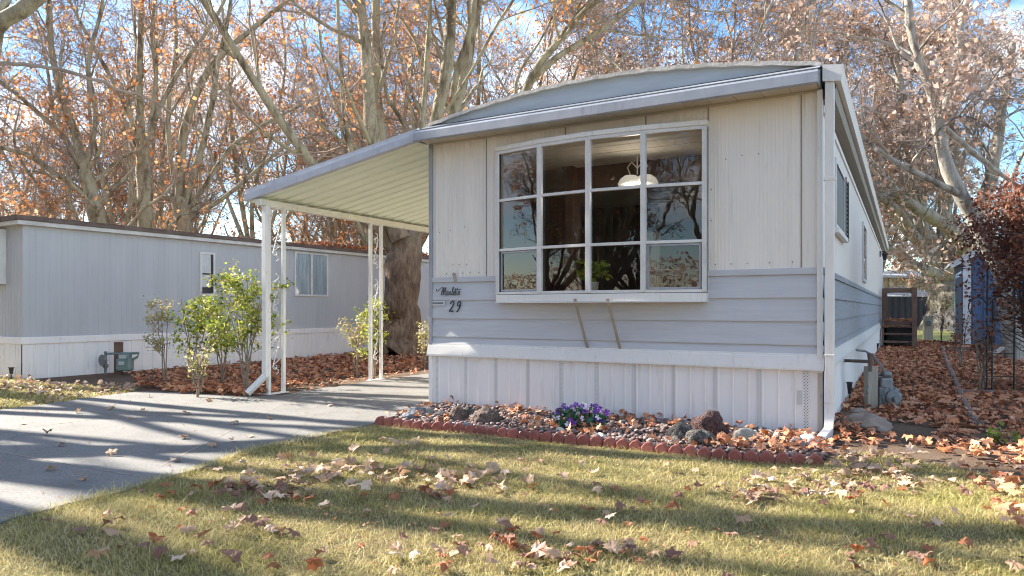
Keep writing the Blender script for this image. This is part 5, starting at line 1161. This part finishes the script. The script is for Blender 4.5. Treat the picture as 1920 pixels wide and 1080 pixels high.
for i, (cx, d, k, lab) in enumerate(spots):
    o = tmpl[k] if k not in used else copy_tree(tmpl[k]); used.add(k)
    o.location = tuple(cw(cx, d)); o.rotation_euler = (0, 0, 1.7*i+.4); sc_ = 1+.12*math.sin(i*2.1)
    if d > 50: sc_ *= 1.1
    o.scale = (sc_, sc_, sc_); tag(o, lab, 'tree', 'sycamore trees with autumn leaves')
# trees behind and left of the camera: real neighbours that shade the lawn and mirror in the window
bare = generic(rt, 15, dens=(.5, 1.2, .8, .4), lenL=(1.2, 2.8), leafsize=.13, leaves=.3, twk=1)
bare.location = (-17, 2.7, 0); tag(bare, 'bare sycamore beyond the left edge of the photo shading the lawn', 'tree', 'unseen bare sycamores left of the viewer')
for i, (x, y, k, sc_) in enumerate(((-16.5, 4.6, 'b', .95), (-24, 5.2, 'b', 1.1),  (-10, -17, 1, .8), (-17, -19, 2, .9), (-26, -15, 0, .9), (-3, -22, 1, .9), (-12, -27, 0, 1), (-22, -30, 1, 1.1), (-33, -26, 2, 1), (-30, -40, 0, 1.2), (-18, -42, 1, 1.2), (-8, -40, 2, 1.2), (4, -34, 0, 1.2), (-44, -36, 1, 1.2), (-12, -50, 1, 1.2), (-24, -52, 0, 1.2), (-36, -50, 1, 1.2), (-48, -52, 0, 1.2), (-2, -50, 2, 1.2), (-60, -50, 1, 1.2), (-7, -9.5, 3, 1.0), (-10.5, -12, 0, .85), (-14.5, -10.5, 3, 1.1), (-8.5, -15, 1, .9), (-13.5, -16, 2, .9), (-19, -12, 1, .9), (-8, -20, 3, 1), (-13, -22, 3, 1.1), (-18, -25, 3, 1.05), (-24, -20, 3, 1), (-10, -28, 3, 1.1), (-16, -32, 3, 1.2), (-28, -30, 3, 1.1), (-5, -26, 3, 1), (-22, -36, 3, 1.2), (-34, -36, 3, 1.2), (-12, -38, 3, 1.2))):
    o = copy_tree(bare if k == 'b' else tmpl[k]); o.location = (x, y, 0); o.rotation_euler = (0, 0, 2.3*i+1); o.scale = (sc_,)*3
    if k == 'b': tag(o, 'bare sycamore beyond the left edge of the photo shading the lawn', 'tree', 'unseen bare sycamores left of the viewer')
    else: tag(o, 'sycamore standing across the street on the viewer\'s side', 'tree', 'unseen sycamores across the street')
# low hedge-like undergrowth closing the far horizon
r = np.random.default_rng(5); n = 15000
cx = r.uniform(-75, 75, n); dd = r.uniform(56, 76, n); C = np.stack([cx*CT-dd*ST, cx*ST+dd*CT, r.uniform(0, 1, n)**1.2*(4.2+1.6*np.sin(cx*.35)+1.2*np.sin(cx*1.1))], 1)
V, Fq = leafquads(C, .55, r, up=.1, aspect=.8); npmesh('far_undergrowth', V, [Fq], M['treeleafpink'])['kind'] = 'stuff'
n = 36000; C2_ = np.stack([r.uniform(-110, 40, n), r.uniform(-66, -54, n), r.uniform(0, 1, n)**1.2*6.5], 1); V, Fq = leafquads(C2_, .32, r, up=.1, aspect=.8); npmesh('far_undergrowth', V, [Fq], M['treeleafpink'])['kind'] = 'stuff'

# ================================================================== ROSES, VINE, SMALL PLANTS
def shrub(name, u, v, vtop, wpx, lab, seed, group, leafm='roseleaf', nst=5, nleaf=520, ls=.046, cat='rose bush', low=.25):
    r = np.random.default_rng(seed); p = G(u, v); D = EYE*F/(v-HZ); H = EYE+(HZ-vtop)/F*D; Wd = wpx/F*D/2
    t = thing(name, lab, cat, p, 0, group); P = []; 
    for k in range(nst):
        a = r.uniform(-1, 1); b_ = r.uniform(-.5, .5); h = H*r.uniform(.7, 1.0) if k else H; pts = []
        e = cw(a*Wd*.8, b_*Wd*.7); 
        for q in np.linspace(0, 1, 8): pts.append((p[0]+e[0]*q**1.3+r.normal(0, .012), p[1]+e[1]*q**1.3+r.normal(0, .012), h*q-.01))
        P.append(pts)
    P = np.array(P); Rr = np.linspace(.011, .004, 8)[None]*np.ones((nst, 1)); P2, R2 = spawn(P, Rr, 5, .3, 1, .6, (H*.18, H*.36), 5, r, .7, .18, .08, .5); R2 = np.clip(R2, .0025, .008)
    P3, R3 = spawn(P2, R2, 3.5, .2, 1, .6, (.06, .2), 3, r, .7, .2, .03, .6); R3 = np.clip(R3, .0018, .005)
    V, Fc = merge([tubes(P, Rr, 6), tubes(P2, R2, 5), tubes(P3, R3, 4)]); npmesh('stems', V, [Fc], M['stem'], t)
    tips = np.concatenate([P3[:, -1], P3[:, 1], P2[:, -1], P2[:, 3], P2[:, 2]]); tips = tips[tips[:, 2] > H*low]; nleaf = int(nleaf*1.9); C = tips[r.integers(0, len(tips), nleaf)]+r.normal(0, .035, (nleaf, 3))
    V, Fq = leafquads(C, ls, r, up=.6, aspect=.72, bend=.2); npmesh('leaves', V, [Fq], M[leafm], t); return t
gr = 'rose bushes along the driveway edge'
shrub('rose_bush', 310, 722, 578, 64, 'smallest thin pale rose bush at the left end of the row', 1, gr, 'paleroseleaf', 3, 260, .045, low=.45)
shrub('rose_bush', 362, 733, 560, 100, 'mid-height rose bush with drooping leaves below the narrow window', 2, gr, nst=5, nleaf=620)
shrub('rose_bush', 418, 722, 545, 110, 'broad leafy rose bush just right of the narrow window', 3, gr, nst=5, nleaf=800)
shrub('rose_bush', 462, 742, 522, 100, 'tallest yellow-green rose bush next to the carport downspout', 4, gr, nst=7, nleaf=1150, low=.3)
shrub('rose_bush', 372, 748, 660, 70, 'low twiggy rose sprig in front of the row of bushes', 8, gr, 'paleroseleaf', nst=4, nleaf=110, low=.3)
shrub('rose_bush', 668, 706, 600, 70, 'pale half-bare rose bush left of the second carport post', 5, gr, 'paleroseleaf', nst=4, nleaf=300, low=.35)
shrub('rose_bush', 702, 712, 575, 60, 'upright green rose bush behind the second carport post', 6, gr, nst=5, nleaf=560)
shrub('rose_bush', 796, 690, 615, 34, 'pale sprig of rose showing at the home\'s left corner', 7, gr, 'paleroseleaf', nst=4, nleaf=160)
shrub('shrub', 1685, 604, 558, 44, 'bright yellow-green shrub seen behind the porch steps', 9, 'green plants behind the home', 'greenleaf', nst=8, nleaf=1500, ls=.20, cat='shrub', low=.05)
shrub('weed', 1870, 838, 815, 46, 'sprig of green blades in the leaves near the right edge', 10, 'green plants behind the home', 'greenleaf', nst=4, nleaf=30, ls=.06, cat='weed', low=.05)
# russet vine at the right edge
r = np.random.default_rng(31); pv = cw(7.35, 9.2); t = thing('vine_shrub', 'tangled russet-leaved vine mass at the right edge over the trellis', 'vine', pv)
P = []
for k in range(46):
    a = r.uniform(0, 6.28); rr = r.uniform(.1, .5); e = np.array((math.cos(a), math.sin(a)))*rr; H = r.uniform(1.6, 2.75); out = r.uniform(.1, .9); a2 = a+r.normal(0, .6)
    P.append([(pv[0]+e[0]+math.cos(a2)*out*q**1.6*.9, pv[1]+e[1]+math.sin(a2)*out*q**1.6*.9, H*math.sin(q*1.75)/1.0) for q in np.linspace(0, 1, 9)])
P = np.array(P)+r.normal(0, .03, (46, 9, 3)); P[:, 0, 2] = 0; Rr = np.linspace(.016, .005, 9)[None]*np.ones((46, 1))
P2, R2 = spawn(P, Rr, 16, .12, 1, .9, (.35, 1.0), 6, r, .7, .25, -.03, .5); R2 = np.clip(R2, .003, .007)
P3, R3 = spawn(P2, R2, 4.5, .1, 1, .9, (.12, .4), 4, r, .7, .3, -.03, .6); R3 = np.clip(R3, .002, .004)
V, Fc = merge([tubes(P, Rr, 6), tubes(P2, R2, 4), tubes(P3, R3, 3)]); npmesh('stems', V, [Fc], M['vinetwig'], t)
tips = np.concatenate([P3[:, -1], P3[:, 1], P2[:, -1], P2[:, 3]]); tips = tips[tips[:, 2] > .75+r.uniform(0, .9, len(tips))]; C = tips[r.integers(0, len(tips), 16000)]+r.normal(0, .06, (16000, 3))
V, Fq = leafquads(C, .06, r, up=.0, aspect=.6, bend=.4); npmesh('leaves', V, [Fq], M['russet'], t)
# bare stalks along the path's far side
for i, (u, v, vt, w, lab) in enumerate(((1800, 690, 590, 60, 'bare brown stalks beside the blue shed corner'), (1840, 740, 600, 70, 'bare brown stalks left of the russet vine by the path'), (1765, 645, 560, 40, 'dark seed-headed stalks at the far end of the path'))):
    shrub('dry_stalks', u, v, vt, w, lab, 40+i, 'dry stalks along the side path', 'russet', nst=6, nleaf=70, ls=.06, cat='dry plant', low=.1)

# ================================================================== GRASS
def pinned(q):
    """world xy -> in view (with margin)?"""
    cx = q[:, 0]*CT+q[:, 1]*ST; d = -q[:, 0]*ST+q[:, 1]*CT; return (d > 2.3) & (np.abs(cx) < d*.80+.5), d
def blades(poly, dens0, name, hgt, wid, seed, dfall=4.0, zb=.003):
    r = np.random.default_rng(seed); A = area(poly); n = int(A*dens0); q = poly_area_pts(poly, n, r); ok, d = pinned(q)
    ok &= r.uniform(0, 1, n) < np.clip((dfall/np.maximum(d, .1))**1.6, .05, 1)
    f = np.array([mnoise.noise(Vector((x*2.2, y*2.2, 3.3))) for x, y in q[ok]]); q = q[ok]; d = d[ok]; n = len(q)
    h = hgt*r.uniform(.25, 1.1, n)**1.3*(1+.9*f); w = wid*r.uniform(.6, 1.3, n)*np.maximum(1, d/4.5); a = r.uniform(0, 6.283, n); ln = r.uniform(.2, 2.6, n); ld = r.uniform(0, 6.283, n)
    side = np.stack([np.cos(a), np.sin(a), np.zeros(n)], 1)*w[:, None]/2; lean = np.stack([np.cos(ld), np.sin(ld), np.zeros(n)], 1)*(h*ln)[:, None]
    b = np.stack([q[:, 0], q[:, 1], np.full(n, zb)], 1); up = np.zeros((n, 3)); up[:, 2] = h
    V = np.stack([b-side, b+side, b+side*.8+up*.6+lean*.35, b-side*.8+up*.6+lean*.35, b+up*.92+lean], 1).reshape(-1, 3); k = np.arange(n)[:, None]*5
    o = npmesh(name, V, [k+np.array([[0, 1, 2, 3]]), k+np.array([[3, 2, 4]])], M['grass']); o['kind'] = 'stuff'; return o
blades(LAWN, 11000, 'grass', .030, .0026, 4)
blades(LAWN, 450, 'grass_tufts', .055, .003, 14, 6)
blades([p for p in LAWNL], 1600, 'grass', .04, .006, 5, 9)

RE = [np.array(p) for p in right_edge]; off_ = [p+np.array((-.05, .035)) for p in RE]; in_ = [p+np.array((.06, -.04)) for p in RE]
blades(in_+off_[::-1], 9000, 'grass', .052, .003, 9, 6, .006)
# ================================================================== FALLEN LEAVES
def leafshape(r, lobes=True):
    """curled five-lobed leaf, unit size; returns V (m,3), F tris"""
    an = [-150, -118, -95, -68, -45, -22, 0, 22, 45, 68, 95, 118, 150]; ra = [.50, .44, .72, .50, .86, .56, 1.0, .56, .86, .50, .72, .44, .50]
    an2 = []; ra2 = []
    for i in range(len(an)): an2.append(an[i]); ra2.append(ra[i])
    an2.append(180); ra2.append(.18)
    a = np.radians(np.array(an2)+r.normal(0, 3, len(an2))); q = np.array(ra2)*(1+r.normal(0, .06, len(an2))); ring = np.stack([np.sin(a)*q, np.cos(a)*q], 1); mid = ring*.5
    V = np.vstack([[[0, 0]], mid, ring])*.5; n = len(an2)
    F_ = [(0, 1+i, 1+(i+1) % n) for i in range(n)]
    for i in range(n): F_ += [(1+i, 1+n+i, 1+n+(i+1) % n), (1+i, 1+n+(i+1) % n, 1+(i+1) % n)]
    x, y = V[:, 0], V[:, 1]; rr = np.hypot(x, y); c1, c2 = r.uniform(.4, 2.4), r.uniform(-.6, 1.8); ph = r.uniform(0, 6.28)
    z = .10*np.sin(3*np.arctan2(y, x)+ph)*rr+.22*r.uniform(0, 1)*np.abs(x)+r.normal(0, .03, len(x))
    P = np.stack([x, y, z], 1)
    for kk in (r.uniform(1.2, 5.5)*r.choice([-1, 1], p=[.3, .7]), r.uniform(.3, 2.5)):      # dry leaves roll up about one axis, then cup about another
        a = r.uniform(0, math.pi); c, s_ = math.cos(a), math.sin(a); u_ = P[:, 0]*c+P[:, 1]*s_; v_ = -P[:, 0]*s_+P[:, 1]*c
        un = np.sin(kk*u_)/kk*(1-.0*P[:, 2]); zn = P[:, 2]*np.cos(kk*u_)-(1-np.cos(kk*u_))/kk
        P = np.stack([un*c-v_*s_, un*s_+v_*c, zn], 1)
    P[:, 2] -= P[:, 2].min()*.8; return P, np.array(F_)
LS = [leafshape(np.random.default_rng(100+i)) for i in range(12)]
def place_leaves(q, size, z0, tilt, r):
    """returns list arrays for merged mesh"""
    n = len(q); Vs = []; Fs = []; b = 0; kind = r.integers(0, 12, n)
    for k in range(12):
        m = np.where(kind == k)[0]
        if len(m) == 0: continue
        V0, F0 = LS[k]; s = size[m]; yaw = r.uniform(0, 6.283, len(m)); tx = r.normal(0, tilt, len(m)); flip = np.where(r.uniform(0, 1, len(m)) < .35, -1, 1)
        V = V0[None]*s[:, None, None]; V[..., 2] = V[..., 2]*flip[:, None]+np.where(flip < 0, s*.22, 0)[:, None]
        c, s_ = np.cos(tx)[:, None], np.sin(tx)[:, None]; y, z = V[..., 1]*c-V[..., 2]*s_, V[..., 1]*s_+V[..., 2]*c; x = V[..., 0]; c, s_ = np.cos(yaw)[:, None], np.sin(yaw)[:, None]
        zmin = z.min(1, keepdims=True)
        V = np.stack([x*c-y*s_+q[m, 0:1], x*s_+y*c+q[m, 1:2], z-zmin*.8+z0[m][:, None]], 2); Vs.append(V.reshape(-1, 3)); nv = len(V0)
        Fs.append((F0[None]+(b+np.arange(len(m))*nv)[:, None, None]).reshape(-1, 3)); b += len(m)*nv
    return np.concatenate(Vs), np.concatenate(Fs)
rl = np.random.default_rng(77)
def carpet(name, poly, dens, size=(.09, .16), zr=(.0, .05), tilt=.45, m='litter', clump=None, excl=None, farscale=True):
    A = area(poly); n = int(A*dens); q = poly_area_pts(poly, n, rl)
    if clump is not None:
        f = np.array([mnoise.noise(Vector((x*clump[0], y*clump[0], 1.7))) for x, y in q]); q = q[f > clump[1]+rl.normal(0, .1, len(q))]
    if excl is not None: q = q[~inpoly(q, np.array(excl))]
    s = rl.uniform(size[0], size[1], len(q)); z = rl.uniform(zr[0], zr[1], len(q)); V, Fc = place_leaves(q, s, z, tilt, rl); o = npmesh(name, V, [Fc], M[m]); o['kind'] = 'stuff'; return o
PATH = [(XR+.05, 6.9), (XR+.05, 22.6)]+g2((1725, 640), (1800, 646), (1990, 655), (1990, 760), (1990, 905), (1850, 872), (1720, 838), (1600, 842), (1568, 835))
BARE = g2((1640, 802), (1700, 795), (1765, 808), (1750, 826), (1690, 832), (1640, 822))
carpet('fallen_leaf_carpet', PATH, 150, (.10, .17), (.0, .05), .4, excl=BARE)
UND = g2((240, 702), (536, 676), (760, 655), (800, 652), (800, 690), (700, 702), (600, 716), (541, 726), (480, 744), (330, 735), (262, 728))
carpet('fallen_leaf_carpet', UND, 110, (.10, .17), (.0, .04), .35)
ROSEB = g2((270, 724), (400, 728), (480, 740), (530, 738), (480, 748), (400, 744), (300, 739))
carpet('fallen_leaf_carpet', ROSEB, 160, (.10, .16), (.02, .07), .6)
STRIP = g2((545, 738), (545, 718), (690, 696), (800, 690), (800, 700), (700, 712), (620, 726))
carpet('fallen_leaf_carpet', STRIP, 60, (.06, .12), (.01, .03), .5)
carpet('fallen_leaf_carpet', LAWNL[1:-1], 50, (.09, .15), (.01, .05), .6, 'leaftan', (.8, -.1))
carpet('fallen_leaf_carpet', BED, 75, (.07, .12), (.03, .06), .7, 'litter', (2.2, -.05))
BEDW = [(XL+.3, 6.5), (XR-.1, 6.5), (XR-.1, 6.86), (XL+.3, 6.86)]; carpet('fallen_leaf_carpet', BEDW, 55, (.07, .12), (.03, .07), .8, 'litter', (2.5, -.1))
BEDR = g2((1340, 850), (1540, 868), (1565, 872), (1600, 850))+[(-.5, 6.6), (-1.6, 6.6)]; carpet('fallen_leaf_carpet', BEDR, 110, (.08, .13), (.03, .08), .8, 'litter')
carpet('fallen_leaf_carpet', g2((1560, 880), (1560, 850), (1640, 850), (1800, 868), (1990, 900), (1990, 940), (1860, 905), (1700, 872), (1620, 870)), 46, (.09, .15), (.02, .05), .6, 'leaftan')
carpet('fallen_leaf_carpet', g2((1790, 880), (1990, 905), (1990, 1060), (1890, 1000), (1850, 940)), 95, (.09, .15), (.02, .06), .6, 'litter')
carpet('fallen_leaf_carpet', [(-40, 24), (0, 22.6), (14, 22), (40, 34), (-30, 44)], 4, (.2, .3), (0, .05), .5, excl=[(-1, 24.6), (14, 24.5), (60, 40), (60, 46), (-20, 46)])
carpet('lawn_debris', [p for p in LAWN if p[1] > 1], 90, (.008, .035), (.012, .03), .5, 'litter', (1.1, -.15))
carpet('driveway_debris', [p for p in DW if p[1] > 1.5 and p[1] < 9]+[], 30, (.008, .03), (.024, .026), .3, 'litter')
# heap on the neighbour's roof, in its local frame
xr = rl.uniform(6.2, 11.5, 900); yr = rl.uniform(-.08, 1.2, 900); q = np.stack([xr, yr], 1); V, Fc = place_leaves(q, rl.uniform(.10, .17, 900), NH+.12+rl.uniform(0, .10, 900), .7, rl)
c, s_ = math.cos(nrz), math.sin(nrz); V = np.stack([V[:, 0]*c-V[:, 1]*s_+nA[0], V[:, 0]*s_+V[:, 1]*c+nA[1], V[:, 2]], 1); npmesh('roof_leaf_litter', V, [Fc], M['leaforange'])['kind'] = 'stuff'
# steps covered with leaves
q = np.stack([rl.uniform(SX0, SX1, 260), rl.uniform(SY+.55, SY+2.1, 260)], 1); z = np.where(q[:, 1] > SY+.9, .77, .59); V, Fc = place_leaves(q, rl.uniform(.1, .16, 260), z+rl.uniform(0, .03, 260), .6, rl); npmesh('step_leaf_litter', V, [Fc], M['litter'])['kind'] = 'stuff'
# individual leaves
meshes = {}
for k in range(12):
    V0, F0 = LS[k]
    for mk in ('leaforange', 'leaftan', 'leafbrown'):
        me = bpy.data.meshes.new('leaf'); me.from_pydata([tuple(v) for v in V0], [], [tuple(int(i) for i in f) for f in F0]); me.materials.append(M[mk]); me.update(); meshes[(k, mk)] = me
cand = []
def scatter_clumps(cl):
    for (u, v, ru, rv, n) in cl:
        for _ in range(n):
            uu = u+rl.normal(0, ru*.5); v_ = v+rl.normal(0, rv*.5)
            if v_ > 1100 or v_ < 740: continue
            cand.append((uu, v_, 'clump'))
scatter_clumps([(640, 890, 130, 14, 26), (470, 925, 110, 18, 26), (560, 940, 60, 12, 14), (345, 945, 60, 14, 8), (740, 885, 45, 18, 12), (860, 905, 60, 18, 16), (830, 930, 60, 14, 10), (1420, 935, 50, 20, 14), (1560, 925, 90, 22, 20), (1480, 900, 60, 12, 6), (940, 1030, 60, 22, 10), (1040, 1060, 60, 20, 8), (1135, 930, 60, 20, 5), (1700, 1060, 90, 18, 7), (1640, 890, 80, 14, 12), (760, 835, 50, 6, 6), (1600, 870, 50, 10, 10)])
scatter_clumps([(600, 900, 260, 40, 60), (880, 910, 160, 40, 30), (1100, 960, 400, 120, 40), (1500, 920, 220, 50, 45), (400, 1000, 300, 70, 25), (1000, 1050, 300, 30, 22), (1700, 900, 150, 40, 30)])
for _ in range(70): cand.append((rl.uniform(-20, 1940), 1080-240*rl.uniform(0, 1)**1.5, 'lone'))
drive = [(112, 842), (95, 888), (160, 907), (343, 828), (268, 775), (330, 872), (440, 800), (145, 778), (212, 772), (352, 781), (280, 748), (392, 757), (470, 824), (555, 822), (398, 843), (435, 832), (210, 860), (45, 800), (90, 822), (245, 790), (505, 790), (620, 765)]
LP_ = np.array(LAWN); DP_ = np.array(DW); sel = []
for (u, v, k) in cand:
    p = G(u, v)
    if inpoly(np.array([[p[0], p[1]]]), LP_)[0]: sel.append((v, u, k, 'grass'))
for (u, v) in drive: sel.append((v, u, 'drive', 'drive'))
sel.sort(key=lambda x: -x[0]); rest = sel[292:]; sel = sel[:292]
q = np.array([G(u, v)[:2] for v, u, k, w in rest]); V, Fc = place_leaves(q, rl.uniform(.09, .15, len(q)), rl.uniform(.015, .03, len(q)), .5, rl); npmesh('distant_fallen_leaves', V, [Fc], M['leaftan'])['kind'] = 'stuff'
colword = {'leaforange': 'orange-brown', 'leaftan': 'pale tan', 'leafbrown': 'dull brown'}
for i, (v, u, k, where) in enumerate(sel):
    p = G(u, v); mk = ['leaforange', 'leaftan', 'leafbrown'][int(rl.choice(3, p=(.22, .45, .33)))]
    if where == 'drive': mk = 'leaftan' if rl.uniform() < .8 else 'leafbrown'
    kk = int(rl.integers(0, 12)); o = link(bpy.data.objects.new('fallen_leaf', meshes[(kk, mk)])); s_ = rl.uniform(.07, .145)*(.72 if where == 'drive' else 1)
    tilt = rl.normal(0, .3) if where == 'grass' else rl.normal(0, .15); curled = abs(tilt) > .35
    o.scale = (s_,)*3; o.rotation_euler = (tilt, rl.normal(0, .25) if where == 'grass' else 0, rl.uniform(0, 6.28)); o.location = (p[0], p[1], .026 if where == 'drive' else .02+abs(math.sin(tilt))*s_*.35)
    row = 'nearest' if v > 1030 else 'near' if v > 965 else 'middle' if v > 905 else 'farther'
    zone = ('at the left end' if u < 350 else 'beside the driveway edge' if u < 640 else 'in line with the house number' if u < 900 else 'in line with the silk flowers' if u < 1150 else 'in line with the lava rocks' if u < 1420 else 'in line with the front corner' if u < 1640 else 'near the right-hand leaf drift')
    szw = 'small' if s_ < .11 else 'mid-sized' if s_ < .14 else 'large'; szw = ('small' if s_ < .09 else 'larger') if where == 'drive' else szw
    zone2 = 'nearest the lawn' if v > 860 else 'toward the carport' if u > 380 else 'toward the neighbour\'s home'
    lab = (f"{szw} {colword[mk]} sycamore leaf on the grey driveway {zone2}" if where == 'drive' else f"{szw} {colword[mk]} {'tilted' if curled else 'flat'} leaf on the {row} grass {zone}")
    grp = 'leaves on the driveway' if where == 'drive' else 'leaves lying on the front lawn'; tag(o, lab, 'leaf', grp)
